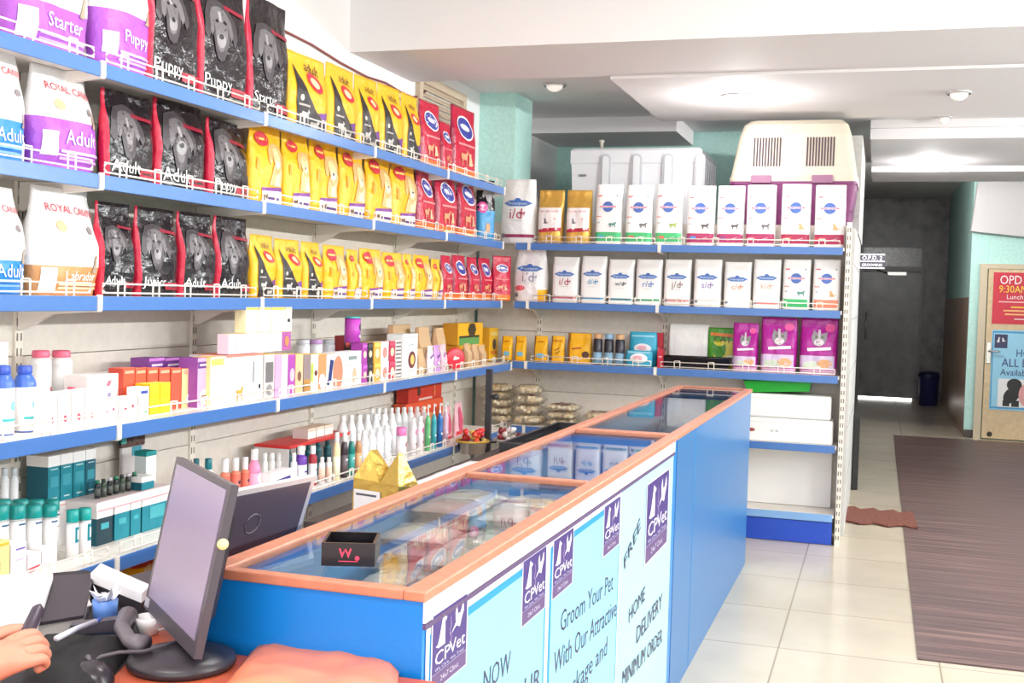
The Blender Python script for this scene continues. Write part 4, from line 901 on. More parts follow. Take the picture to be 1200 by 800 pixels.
# ---- film colours
BLK = foil((30, 24, 29), .2); RED = foil((206, 34, 66), .35); REDB = foil((196, 30, 62), .28); YEL = foil((250, 186, 28), .35); PURP = foil((128, 62, 150), .35)
WHT = foil((246, 244, 244), .42); WHM = paperm((248, 247, 246)); ORG = foil((240, 120, 40), .35); VIO = foil((166, 84, 196), .4); TAN = foil((206, 146, 92), .4); BLU = foil((40, 132, 214), .4)
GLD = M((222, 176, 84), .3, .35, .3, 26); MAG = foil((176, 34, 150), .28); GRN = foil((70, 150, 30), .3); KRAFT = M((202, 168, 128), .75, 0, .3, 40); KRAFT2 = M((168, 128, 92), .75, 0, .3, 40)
GY = (196, 192, 192)
def black_print(u, v): return RED if -1 <= u < -.89 or u == -1.2 and .05 < v < .97 and False else BLK
def black_items(word): return [('dog', -.24, .56, .56, 0, (66, 60, 64), 1.15), ('dog', -.24, .57, .40, 0, (112, 107, 110), 1.2), ('rect', -.24, .66, .05, 0, (170, 166, 168), 2.4), ('ell', -.24, .48, .17, 0, (150, 146, 148), .95), ('ell', -.24, .51, .09, 0, (26, 22, 26), .7), ('ell', -.38, .62, .06, .3, (20, 16, 20), .7), ('ell', -.10, .62, .06, -.3, (20, 16, 20), .7), ('rect', .42, .74, .42, -.08, (150, 30, 54), .12), ('T:%s' % word, -.34, .17, .50, 0, (240, 238, 238)), ('rect', .52, .12, .40, 0, (170, 28, 52), .26), ('rect', .52, .12, .24, 0, (60, 30, 36), .12)]
def ybk_print(u, v): return YEL
TRI = ((-.72, .84), (-.52, .70), (-.22, .50), (.20, .30), (.60, .15), (.93, .06), (.93, .012), (-.72, .012)); TRI2 = ((.30, .272), (.62, .155), (.93, .075), (.93, .32), (.7, .30))
YBK_I = [(TRI, 0, 0, 0, 0, (36, 30, 32)), (TRI2, 0, 0, 0, 0, (120, 70, 150)), ('ell', .24, .66, .40, -.35, (214, 40, 60), .55), ('ell', .24, .66, .22, -.35, (250, 226, 170), .5), ('T:adult', .18, .84, .36, -.1, (60, 44, 30)), ('pet', -.30, .20, .22, 0, (190, 186, 184)), ('pet', .15, .09, .22, 0, (196, 190, 184)), ('ell', -.50, .42, .08, 0, (236, 226, 200)), ('rect', -.38, .33, .26, 0, (190, 180, 172), .10)]
def ydog_print(u, v): return YEL
YDOG_I = [(((-.55, .012), (.93, .012), (.93, .20), (-.55, .17)), 0, 0, 0, 0, (238, 228, 228)), (((-.55, .17), (.93, .20), (.93, .25), (-.55, .21)), 0, 0, 0, 0, (128, 62, 150)),
    (((-.10, .25), (.93, .25), (.93, .44), (.74, .56), (.40, .60), (.08, .50)), 0, 0, 0, 0, (226, 188, 128)), (((.20, .25), (.70, .25), (.62, .46), (.34, .46)), 0, 0, 0, 0, (244, 224, 186)), ('dog', .38, .60, .50, .06, (214, 172, 108), .95), ('ell', .38, .60, .26, 0, (236, 206, 152), 1.4), ('ell', .38, .53, .16, 0, (248, 232, 204), .85), ('ell', .38, .555, .075, 0, (60, 44, 40), .7),
    ('ell', -.34, .82, .40, 0, (206, 40, 60), .6), ('rect', -.34, .82, .30, 0, (252, 220, 120), .12), ('rect', -.70, .50, .08, 0, (226, 158, 24), 2.4), ('rect', .25, .09, .4, 0, (96, 60, 140), .10), ('pet', -.30, .10, .16, 0, (120, 90, 60))]
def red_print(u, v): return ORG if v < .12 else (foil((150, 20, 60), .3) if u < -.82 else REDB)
RED_I = [('ell', 0, .72, .62, -.1, (250, 248, 250), .62), ('ell', 0, .72, .56, -.1, (58, 64, 156), .58), ('ell', .0, .73, .36, -.1, (236, 236, 246), .28), ('rect', 0, .48, .66, 0, (240, 150, 150), .05), ('pet', -.2, .30, .30, 0, (226, 160, 120)), ('sitcat', .3, .29, .22, 0, (232, 190, 150)), ('rect', 0, .05, .5, 0, (250, 220, 160), .1)]
def maxi_print(lo): return lambda u, v: (lo if v < .42 and u > -1.05 else WHT)
def maxi_items(word, lt, frac=.42): return [('T:ROYAL CANIN', .10, .80, .70, -.04, (226, 60, 80)), ('ell', -.35, .64, .14, 0, (240, 190, 150), .8), ('ell', .5, .62, .10, 0, (150, 140, 140), .8), ('sit', .62, frac+.03, .16, 0, (168, 150, 130), 1.2), ('T:%s' % word, .15, frac*.66, .46, 0, (250, 246, 250)), ('rect', -.68, frac*.5, .16, 0, (248, 244, 250), 1.5), ('rect', .16, frac*.38, .62, 0, lt, .05), ('rect', .16, frac*.25, .62, 0, lt, .04)]
cnt = {}
def bagrow(rows, z, X, mk, d, dz=0):
    for i, (xl, xr, yt) in enumerate(rows):
        y0, y1 = y_at(xl, X-d*.45, z+.15), y_at(xr, X-d*.45, z+.15); h = on_x(xr-2, yt, X-d*.5).z - z
        mk(i, (y0+y1)/2, (y1-y0)*.97, h, X-d/2, z, d)
def mk(name, cat, group, style, pf, items, lab, d, amp=.006, seed0=0, hfix=None, wk=1.0):
    def f(i, yc, w, h, xc, z, dd):
        it = items(i) if callable(items) else items
        h = hfix or h
        o = bag(name, w*wk, d, h, style, pf, it, seed0+i, amp, (xc, yc, z+.0005), PI/2+random.uniform(-.05, .03))
        tag(o, lab(i), cat, group); return o
    return f
DF, CF_ = 'dog food', 'pet food'
SH = {'s1': 'top left shelf', 's2': 'second left shelf', 's3': 'third left shelf'}
def ordl(fmt): return lambda i: fmt % ORD[i]
# S1
def maxi(word, lo, lt, lab, grp, px, z, seed, frac=.42, X=XI):
    xl, xr, yt = px; y0, y1 = y_at(xl, X-.08, z+.15), y_at(xr, X-.08, z+.15); h = on_x(min(xr, 1199)-4, yt, X-.08).z-z
    o = bag('dog_food_bag', (y1-y0)*.97, .15, h, 'soft', (lambda u, v: lo if v < frac and u > -1.05 else WHT), maxi_items(word, lt, frac), seed, .009, (X-.075, (y0+y1)/2, z+.0005), PI/2); tag(o, lab, 'dog food', grp)
LIL = (214, 170, 232)
maxi('Starter', VIO, LIL, 'white and lilac bag marked Starter at the near end of the top left shelf', 'white dog food bags', (-6, 95, -95), Z1, 1, .34)
maxi('Puppy', VIO, LIL, 'white and purple bag beside the black bags on the top left shelf', 'white dog food bags', (99, 165, -75), Z1, 2, .40)
W1 = ['Puppy', 'Puppy', 'Starter']
bagrow([(168, 227, -40), (228, 284, -18), (285, 335, 12)], Z1, XI, mk('dog_food_bag', DF, 'black dog food bags', 'gusset', black_print, lambda i: black_items(W1[i]), ordl('glossy black bag with dog head on the top left shelf, %s from the purple bag'), .085, .009, 11), .085)
bagrow([(335, 379, 74), (380, 414, 85), (415, 441, 96), (442, 468, 106), (469, 489, 115)], Z1, XI, mk('dog_food_bag', DF, 'yellow and black dog food bags', 'gusset', ybk_print, YBK_I, ordl('yellow bag with black corner on the top left shelf, %s from the black bags'), .075, .006, 21), .075)
bagrow([(490, 513, 124), (514, 527, 146), (528, 554, 132)], Z1, XI, mk('dog_food_bag', DF, 'red dog food bags', 'gusset', red_print, RED_I, ordl('red bag with blue oval badge on the top left shelf, %s from the yellow bags'), .07, .006, 31), .07)
# S2
maxi('Adult', BLU, (150, 200, 240), 'white and blue bag cut by the photo edge on the second left shelf', 'white dog food bags', (-60, 21, 62), Z2, 3, .36)
maxi('Adult', VIO, LIL, 'white and purple bag on the second left shelf next to the black bags', 'white dog food bags', (24, 104, 92), Z2, 4, .52)
bagrow([(118, 176, 117), (178, 237, 129), (239, 288, 149)], Z2, XI, mk('dog_food_bag', DF, 'black dog food bags', 'gusset', black_print, lambda i: black_items(['Adult', 'Adult', 'Puppy'][i]), ordl('glossy black bag with dog head on the second left shelf, %s from the purple bag'), .085, .009, 41), .085)
bagrow([(290, 327, 152), (329, 359, 160), (360, 393, 168), (394, 425, 177), (426, 456, 186), (457, 484, 194)], Z2, XI, mk('dog_food_bag', DF, 'yellow dog food bags with a golden dog', 'gusset', ydog_print, YDOG_I, ordl('yellow bag with golden dog picture on the second left shelf, %s from the black bags'), .075, .009, 51), .075)
bagrow([(485, 507, 203), (509, 532, 209), (534, 556, 212)], Z2, XI, mk('dog_food_bag', DF, 'red dog food bags', 'gusset', red_print, RED_I, ordl('red bag with blue oval badge on the second left shelf, %s from the yellow bags'), .075, .007, 61), .075)
def bb_print(u, v): return foil((60, 150, 206)) if v < .52 else BLK
def turned(px, Y, z, w, h, d, pf, it, lab, grp, seed):
    o = bag('dog_food_bag', w, d, h, 'gusset', pf, it, seed, .006, (x_at(px, Y, z+h/2), Y, z+.0005), .80); tag(o, lab, 'dog food', grp)
turned(568.5, 7.26, Z2, .135, .40, .06, bb_print, [('ell', -.5, .55, .5, 0, (226, 80, 160), 1.1), ('ell', -.5, .55, .3, 0, (250, 220, 236), 1.1), ('dog', .2, .75, .62, 0, (180, 176, 180)), ('ell', .1, .22, .24, 0, (214, 160, 110), 2.0)], 'black and blue bag with pink ring at the corner end of the second left shelf', None, 71)
turned(587, 7.42, Z3, .145, .30, .06, red_print, RED_I, 'small red bag turned outward at the corner end of the third left shelf', 'red dog food bags', 118)
# S3
maxi('Adult', BLU, (150, 200, 240), 'white and blue bag cut by the photo edge on the third left shelf', 'white dog food bags', (-60, 20, 222), Z3, 5, .34)
maxi('Labrador', TAN, (236, 206, 170), 'white and orange-brown bag on the third left shelf beside the black bags', 'white dog food bags', (24, 107, 226), Z3, 6, .28)
bagrow([(112, 152, 240), (156, 204, 247), (207, 247, 252), (249, 289, 257)], Z3, XI, mk('dog_food_bag', DF, 'black dog food bags', 'gusset', black_print, lambda i: black_items(['Adult', 'Junior', 'Adult', 'Adult'][i]), ordl('glossy black bag with dog head on the third left shelf, %s from the orange bag'), .08, .009, 81), .08)
bagrow([(291, 320, 277), (322, 350, 282), (352, 375, 285)], Z3, XI, mk('dog_food_bag', DF, 'yellow and black dog food bags', 'gusset', ybk_print, YBK_I, ordl('yellow bag with black corner on the third left shelf, %s from the black bags'), .07, .006, 91), .07)
bagrow([(377, 404, 289), (406, 419, 293), (421, 446, 293), (448, 470, 297), (472, 482, 298), (484, 503, 300), (505, 515, 304)], Z3, XI, mk('dog_food_bag', DF, 'yellow dog food bags with a golden dog', 'gusset', ydog_print, YDOG_I, ordl('small yellow golden-dog bag on the third left shelf, %s after the black-cornered ones'), .07, .007, 101), .07)
bagrow([(516, 528, 300), (529, 545, 300), (547, 559, 302), (560, 574, 303)], Z3, XI, mk('dog_food_bag', DF, 'red dog food bags', 'gusset', red_print, RED_I, ordl('small red bag with oval badge on the third left shelf, %s from the yellow bags'), .065, .006, 111), .065)
# ---- back wall shelves
YI = 7.47
def rrow(rows, z, f, d, Y=YI):
    for i, (xl, xr, yt) in enumerate(rows):
        x0, x1 = x_at(xl, Y, z+.12), x_at(xr, Y, z+.12); h = on_y(xr-1, yt, Y).z-z
        f(i, (x0+x1)/2, x1-x0, h, Y+d/2, z)
def rmk(name, cat, group, style, pf, items, lab, d, amp=.003, seed0=0):
    def f(i, xc, w, h, yc, z):
        it = items(i) if callable(items) else items; p = pf(i) if pf.__code__.co_argcount == 1 else pf
        o = bag(name, w*.975, d, h, style, p, it, seed0+i, amp, (xc, yc, z+.0005), random.uniform(-.02, .02)); tag(o, lab(i), cat, group)
    return f
def idbag(word, wc, band, crumple=False):
    return [('hex', 0, .62, .78, 0, (76, 120, 190), .2), ('ell', 0, .67, .16, 0, (70, 110, 186), .7), ('T:Prescription', 0, .62, .5, 0, (230, 236, 248), 1.0), ('T:%s' % word, -.04, .46, .34, 0, wc), ('pet', .34, .46, .16, 0, wc, .7), ('rect', 0, .35, .3, 0, (196, 196, 200), .04)] + ([('rect', 0, .115, .9, 0, band, .09)] if band else []) + [('ell', -.74, .12, .12, 0, (130, 140, 160))]
rrow([(583, 627, 209)], Z2, rmk('wrapped_food_bag', CF_, None, 'soft', lambda u, v: WHT, idbag('i/d', (176, 40, 80), (160, 60, 100)), lambda i: 'white bag wrapped in clear film on the corner end of the top back shelf', .16, .008, 200), .16)
wb = glass_mat('loose film', (246, 246, 246), 1.45, .1, .12)
rrow([(628, 659, 222), (661, 692, 222)], Z2, rmk('cat_food_bag', CF_, 'gold pet food bags', 'gusset', lambda u, v: GLD, [('rect', 0, .46, .86, 0, (246, 240, 238), .98), ('T:ROYAL CANIN', 0, .60, .7, 0, (196, 60, 80)), ('rect', 0, .255, .86, .06, (190, 40, 70), .16), ('sitcat', -.3, .42, .22, 0, (120, 116, 124)), ('ell', .4, .46, .06, 0, (226, 120, 90)), ('rect', 0, .06, .5, 0, (240, 220, 170), .06)],
   ordl('gold foil bag with white label on the top back shelf, %s from the corner'), .11, .006, 210), .11)
BC = [((74, 186, 120), (80, 176, 210), (90, 150, 140)), ((74, 186, 120), (226, 110, 90), (120, 116, 120)), ((74, 186, 120), (226, 110, 90), (160, 190, 90)), ((168, 50, 98), (60, 150, 220), (90, 86, 90)), ((168, 50, 98), (110, 60, 120), (90, 86, 90)), ((168, 50, 98), (226, 70, 70), (110, 110, 116)), ((168, 50, 98), (226, 70, 70), (110, 110, 116)), ((168, 40, 84), (240, 120, 80), (222, 176, 120)), ((168, 40, 84), (240, 120, 80), (222, 176, 120))]
def sci_items(i):
    a, b, c = BC[i]; return [('dia', 0, .62, .66, 0, (222, 70, 90), .34), ('ell', 0, .62, .40, 0, (76, 110, 186), .95), ('rect', 0, .62, .56, 0, (232, 120, 140), .09), ('T:SCIENCE', 0, .62, .46, 0, (250, 246, 250)), ('rect', -.62, .80, .16, 0, (224, 110, 120), .3), ('ell', .66, .80, .06, 0, (140, 150, 160)), ('rect', -.66, .46, .2, 0, (240, 150, 140), .16), ('rect', -.68, .36, .1, 0, (196, 196, 200), .5), ('pet' if i < 7 else 'sitcat', .40, .33, .30, 0, c, .8), ('rect', 0, .13, .96, 0, a, .34), ('rect', -.6, .13, .34, 0, b, .30), ('rect', .2, .12, .36, .3, (240, 236, 240), .03)]
COLN = ['green-banded', 'green-banded', 'green-banded', 'maroon-banded', 'maroon-banded', 'maroon-banded', 'maroon-banded', 'maroon-banded', 'maroon-banded']
rrow([(696, 728, 215), (731.5, 764, 216), (766.5, 799, 215), (803, 837, 217), (838.5, 871.5, 217), (873, 908.5, 216), (914, 949.5, 215), (953.5, 990.5, 216)], Z2, rmk('pet_food_bag', CF_, 'tall white pet food bags', 'block', lambda u, v: WHM, lambda i: sci_items([0, 1, 2, 3, 4, 5, 7, 8][i]), lambda i: 'tall white %s bag on the top back shelf, %s from the gold bags' % (COLN[[0, 1, 2, 3, 4, 5, 7, 8][i]], ORD[i]), .11, .0015, 220), .11)
rrow([(599, 640, 291)], Z3, rmk('pet_food_bag', CF_, None, 'soft', lambda u, v: (YEL if v < .22 and u > .55 else WHT), idbag('i/d', (150, 150, 170), None)+[('ell', -.5, .25, .3, 0, (236, 110, 120), .5)], lambda i: 'crumpled white bag at the corner end of the second back shelf', .14, .012, 240), .14)
I2 = [('i/d', (180, 70, 90), (206, 110, 130)), ('d/d', (60, 150, 200), (90, 160, 210)), ('w/d', (60, 70, 80), (60, 130, 150)), ('r/d', (80, 130, 200), (60, 160, 110)), ('j/d', (150, 120, 110), (230, 150, 150)), ('s/d', (150, 120, 190), None), ('c/d', (226, 150, 110), None), ('k/d', (226, 180, 150), (226, 130, 130))]
def i2(i):
    if i < 8: return idbag(*I2[i])
    return sci_items(0 if i == 8 else 7)[:-3]+[('rect', 0, .13, .86, 0, (60, 180, 110) if i == 8 else (240, 140, 110), .34), ('rect', 0, .13, .5, 0, (220, 236, 224) if i == 8 else (250, 200, 180), .08)]
D2 = ['with red line', 'with light blue line', 'with dark teal line', 'with green line', 'with pale red foot', 'with lilac word', 'with orange word', 'with thin red band', 'with green block', 'with orange block']
rrow([(645.5, 677, 301), (679, 709.5, 300), (711, 742, 304), (743.5, 775, 304), (776.5, 809, 304), (811.5, 845, 304), (847, 880, 307), (881, 914.5, 304), (916, 949.5, 304), (951.5, 985, 304)], Z3, rmk('pet_food_bag', CF_, 'white pet food bags on the second back shelf', 'block', lambda u, v: WHM, i2, lambda i: 'white bag %s, second back shelf, %s from the crumpled bag' % (D2[i], ORD[i]), .11, .002, 250), .11)
# r3: yellow pouches, bottles, wipes, tray, cat food
zr = 1.052
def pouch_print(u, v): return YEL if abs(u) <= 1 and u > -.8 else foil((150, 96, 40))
PI_ = [[('ell', .05, .28, .6, 0, (120, 190, 226), .7), ('rect', 0, .78, .5, 0, (200, 110, 30), .16)], [('ell', .05, .28, .6, 0, (120, 190, 226), .7), ('rect', 0, .78, .5, 0, (200, 110, 30), .16)], [('ell', .05, .24, .7, 0, (120, 190, 226), .5), ('rect', 0, .78, .5, 0, (200, 110, 30), .16)], [('rect', 0, .5, .4, .5, (110, 60, 30), .14), ('rect', .1, .38, .4, .5, (110, 60, 30), .14), ('rect', 0, .82, .6, 0, (200, 110, 30), .12)], [('ell', .55, .30, .3, 0, (90, 50, 30), .9), ('rect', -.2, .5, .4, .15, (190, 60, 40), .14), ('rect', -.2, .16, .5, 0, (250, 220, 190), .14)]]
rrow([(587, 600, 394), (603, 616, 394), (625, 641, 394), (645, 661, 394), (664, 693, 391)], zr, rmk('treat_pouch', 'treats', 'yellow treat pouches', 'gusset', pouch_print, lambda i: PI_[i], lambda i: 'small yellow treat pouch on the third back shelf, %s from the corner' % ORD[i], .05, .003, 270), .05, 7.50)
for i, (a, c) in enumerate([(700.5, (214, 168, 120)), (713.5, (140, 176, 206)), (726.5, (214, 168, 120))]):
    x = x_at(a, 7.5, zr+.1); o = bottle('spray_can', .031, .205, (44, 44, 56), c, (140, 180, 206), capr=.86, caph=.16, lab=(.06, .40), neck=.05, loc=(x, 7.5, zr+.0005)); tag(o, 'slim dark bottle with %s cap, %s from the yellow pouches on the third back shelf' % (['tan', 'blue', 'tan'][i], ORD[i]), 'bottle', 'slim dark bottles')
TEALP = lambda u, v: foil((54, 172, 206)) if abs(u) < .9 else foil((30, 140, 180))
WI = [('ell', 0, .52, .62, 0, (240, 240, 244), .55), ('ell', -.05, .54, .34, 0, (230, 170, 180), .5), ('rect', 0, .88, .8, 0, (150, 214, 232), .08)]
def wipes(a, b, z, yc, h, lab, seed):
    x0, x1 = x_at(a, yc, z+.05), x_at(b, yc, z+.05); o = bag('wipes_pack', x1-x0, .06, h, 'pillow', TEALP, WI, seed, .003, ((x0+x1)/2, yc, z), 0); tag(o, lab, 'wipes', 'blue wipes packs')
wipes(733, 766, zr+.001, 7.475, .105, 'turquoise wipes pack standing in front at the shelf edge, lower of the two', 300)
wipes(737, 770, zr+.001, 7.55, .225, 'taller turquoise wipes pack behind the lower one on the third back shelf', 301)
x0 = x_at(772, 7.60, zr+.1)
o = carton('red_carton', .10, .05, .22, (200, 46, 66), (180, 36, 56), (200, 60, 70), [('rect', .1, .5, .5, 0, (236, 160, 170), .5)], (x0-.03, 7.64, zr+.0005)); tag(o, 'tall red carton standing behind the turquoise wipes packs', 'box')
t = x_at(774, 7.46, zr+.05); o = carton('red_carton', .035, .07, .12, (196, 40, 64), (176, 30, 50), (196, 60, 70), [('rect', 0, .6, .6, 0, (240, 210, 210), .3)], (t, 7.48, zr+.0005)); tag(o, 'small red carton at the shelf edge between wipes and black tray', 'box')
# glossy white sheet packet leaning on the panel, black tray, cat food
x0, x1 = x_at(783, 7.62, zr+.2), x_at(832, 7.62, zr+.2)
o = bag('white_packet', x1-x0, .03, .285, 'gusset', lambda u, v: WHM, [('rect', 0, .5, .7, 0, (238, 236, 236), .9)], 310, .003, ((x0+x1)/2, 7.64, zr+.0005), 0); tag(o, 'large plain white packet standing upright behind the black tray', 'packet')
x0, x1 = x_at(776, 7.47, zr+.03), x_at(855, 7.47, zr+.03); t = empty('litter_tray', ((x0+x1)/2, 7.53, zr+.0005)); tag(t, 'shallow glossy black plastic tray on the third back shelf', 'tray')
W = (x1-x0)/2; bk = M((22, 20, 24), .15); mb = MB(); vs = []
for zz, k, yy in ((0, .94, .05), (.075, 1.0, .06), (.075, .97, .052), (.008, .90, .043)): vs += [(-W*k, -yy, zz), (W*k, -yy, zz), (W*k, yy, zz), (-W*k, yy, zz)]
mb.add(vs, [(4*j+i, 4*j+(i+1) % 4, 4*j+4+(i+1) % 4, 4*j+4+i) for j in range(3) for i in range(4)]+[(0, 1, 2, 3), (12, 13, 14, 15)], bk); mb.build('tray_shell', t)
mb = MB(); ring = [(-W, -.06, .076), (W, -.06, .076), (W, .06, .076), (-W, .06, .076)]; mb.tube(ring, .004, bk, 6, None, True); mb.build('rim', t)
def catg(u, v): return GRN if v > .72 else (foil((206, 200, 40)) if v < .66-.3*u*0 and u > -.5 else GRN)
x0, x1 = x_at(829, 7.60, zr+.2), x_at(862, 7.60, zr+.2)
o = bag('cat_food_bag', x1-x0, .035, .27, 'gusset', catg, [('T:CAT', .08, .72, .62, -.06, (60, 40, 24)), ('rect', .0, .83, .8, -.06, (220, 120, 40), .14), ('cat', -.12, .44, .5, 0, (60, 140, 30)), ('rect', .5, .20, .5, .3, (240, 246, 236), .7)], 311, .004, ((x0+x1)/2-.0, 7.625, zr+.0005), -.02, tilt=0); tag(o, 'green and yellow cat food bag standing behind the tray beside purple bags', 'cat food')
WC = [('cat', .02, .64, .44, -.12, (150, 142, 150), .95), ('ell', .02, .58, .26, 0, (226, 220, 224), .75), (((-.06, .80), (.06, .80), (.10, .62), (-.04, .62)), 0, 0, 0, 0, (206, 200, 206)), ('ell', -.13, .67, .07, 0, (90, 120, 60), .7), ('ell', .19, .67, .07, 0, (90, 120, 60), .7), ('dia', .03, .59, .06, 0, (200, 120, 140), .6), ('rect', .05, .46, .62, .08, (246, 240, 250), .13), ('rect', -.05, .22, .9, 0, (214, 196, 226), .40), ('ell', -.3, .17, .5, 0, (206, 220, 196), .45), ('ell', .35, .20, .4, 0, (226, 170, 120), .6), ('ell', .55, .84, .26, 0, (230, 90, 160), .9)]
def mag_print(u, v): return foil((226, 180, 210)) if v < .08 else MAG
rrow([(857, 888, 379), (890, 934, 373), (936, 982, 374)], zr, rmk('cat_food_bag', 'cat food', 'purple cat food bags', 'gusset', mag_print, WC, lambda i: ['narrow purple cat food bag next to the green cat bag', 'wide purple cat food bag in the middle of the three', 'wide purple cat food bag at the open end of the shelf'][i], .10, .008, 320), .10)
# bags of rawhide bones on the low back shelf
def bones(px, pz, w, d, h, seed, label, z, Y):
    x = x_at(px, Y, z+.05); t = empty('bone_bag', (x, Y, z), random.uniform(-.15, .15)); tag(t, label, 'dog chews', 'bags of beige dog chews'); rdm = random.Random(seed)
    mb = MB(); n = 12; vs = []; fs = []
    for sd in (1, -1):
        for j in range(n+1):
            for i in range(n+1):
                u, v = -1+2*i/n, -1+2*j/n; b = max(0, (1-u**4)*(1-v**4))**.5; k = noise.noise(Vector((u*3+seed, v*3, seed)))*.012
                vs.append((u*w/2, v*d/2, h/2+sd*(h/2*b+.0006)+k*b*sd))
    for q in (0, (n+1)**2):
        for j in range(n):
            for i in range(n): a = q+j*(n+1)+i; fs.append((a, a+1, a+n+2, a+n+1))
    mb.add(vs, fs, CLEAR2, True); mb.build('clear_film', t)
    mb = MB()
    for i in range(26):
        a = rdm.uniform(0, PI); p = Vector((rdm.uniform(-.36, .36)*w, rdm.uniform(-.34, .34)*d, h*rdm.uniform(.35, .8))); q = Vector((math.cos(a), math.sin(a), 0))*.022
        c = rdm.choice([(252, 238, 208), (246, 224, 184), (255, 246, 226), (236, 206, 164)])
        mb.tube([p-q*1.2, p-q, p, p+q, p+q*1.2], [.010, .013, .007, .013, .010], M(c, .6), 7)
    mb.build('chew_bones', t)
    if rdm.random() < .45:
        mb = MB(); mb.box(-w*.26, w*.24, -d*.22, d*.1, h*.985, h*1.03, M((120, 40, 40), .5)); mb.build('header_label', t)
CLEAR2 = glass_mat('bone bag film', (252, 250, 244), 1.35, .2, .22, (250, 240, 222))
for k, (px, n, w, hh, nm) in enumerate([(584, 5, .20, .052, 'stack behind the dark pole'), (621, 4, .185, .066, 'tallest stack'), (660, 3, .21, .050, 'stack of three'), (702, 2, .20, .056, 'stack nearest the counter rim')]):
    for j in range(n):
        bones(px+random.uniform(-1, 1), 0, w*random.uniform(.94, 1.0), .2, hh, 400+k*10+j, 'bag of beige dog chews, %s from the top, %s' % (ORD[n-1-j], nm), .621+j*(hh*1.02), 7.55)
# white cartons and green tray on the open-end shelf
def tub(name, xl, xr, z, h, label, col, logo_=False, Y=7.44, dpth=.22, tilt=0):
    x0, x1 = x_at(xl, Y, z+h/2), x_at(xr, Y, z+h/2); w = (x1-x0); t = empty(name, ((x0+x1)/2, Y+dpth/2, z)); tag(t, label, 'box')
    mb = MB(); mb.box(-w/2, w/2, -dpth/2, dpth/2, 0, h, M(col, .5), .012); mb.build('carton', t)
    mb = MB(); mb.box(-w/2-.001, w/2+.001, -dpth/2-.001, dpth/2+.001, h*.80, h*.815, M((214, 210, 208), .6)); mb.build('lid_seam', t)
    if logo_:
        mb = MB(); S = lambda x, zz, off: Vector((x, -dpth/2-off, zz)); decals(mb, S, [('ell', -.62, .46, .085, 0, (160, 80, 70), .45), ('rect', -.2, .46, .03, 0, (200, 198, 198), .8), ('rect', -.1, .46, .03, 0, (200, 198, 198), .8)], w, h, .001); mb.build('printed_mark', t)
tub('white_box', 858, 976, .621, .150, 'long white box with a small oval mark, lower of the two', (246, 244, 242), True)
tub('white_box', 856, 974, .773, .148, 'plain long white box stacked below the green tray', (248, 246, 244))
x0, x1 = x_at(872, 7.46, .95), x_at(952, 7.46, .95); W = (x1-x0)/2; t = empty('green_tray', ((x0+x1)/2, 7.55, .923), 0); t.rotation_euler = (0, math.radians(-3.5), 0); t.location.z = .9225+W*.92*math.sin(math.radians(3.5)); tag(t, 'bright green plastic litter tray tilted on top of the white boxes', 'tray')
gm = M((36, 160, 50), .35); mb = MB(); vs = []
for zz, k, yy in ((0, .90, .085), (.075, 1.0, .10), (.075, .975, .093), (.006, .88, .08)): vs += [(-W*k, -yy, zz), (W*k, -yy, zz), (W*k, yy, zz), (-W*k, yy, zz)]
mb.add(vs, [(4*j+i, 4*j+(i+1) % 4, 4*j+4+(i+1) % 4, 4*j+4+i) for j in range(3) for i in range(4)]+[(0, 1, 2, 3), (12, 13, 14, 15)], gm); mb.build('tray_shell', t)
mb = MB(); mb.tube([(-W, -.10, .076), (W, -.10, .076), (W, .10, .076), (-W, .10, .076)], .005, M((30, 136, 44), .35), 6, None, True); mb.build('rim', t)
x0, x1 = x_at(800, 7.5, .21), x_at(972, 7.5, .21); mb = MB(); mb.box(x0, x1, 7.66, 7.70, .192, .56, M((244, 242, 240), .5), .004)
tag(mb.build('white_board'), 'large plain white board leaning at the back of the lowest open shelf', 'board')
# ================================================================== LEFT SHELVES FOUR AND FIVE
def lc(name, cat, lab, xl, xr, yt, X, z, d, front, side, top, items=(), band=None, grp=None, gap=.97, h=None):
    """a carton on the left shelving, front to the shop; its near and far ends taken from photo columns"""
    y0, y1 = y_at(xl, X, z+.06), y_at(xr, X, z+.06); hh = h or on_x(xr, yt, X).z-z
    o = carton(name, (y1-y0)*gap, d, hh, front, side, top, items, (X-d/2, (y0+y1)/2, z+.0006), PI/2, band); tag(o, lab, cat, grp); return z+hh+.0022
def lb(name, cat, desc, xl, xr, yt, X, z, body, cap, label=None, grp=None, items=(), rk=1.12, **k):
    y0, y1 = y_at(xl, X, z+.06), y_at(xr, X, z+.06); r = rk*(xr-xl)*.485*(on_x((xl+xr)/2, 450, X)-CO).dot(CF)/FPX; hh = k.pop('h', None) or on_x((xl+xr)/2, yt, X).z-z
    o = bottle(name, r, hh, body, cap, label, loc=(X-r, (y0+y1)/2, z+.0006), rz=PI/2, items=items, **k); tag(o, desc, cat, grp); return z+hh+.001
W = (248, 246, 246); OFF = (240, 234, 232); RD = (214, 60, 90); NV = (40, 60, 140)
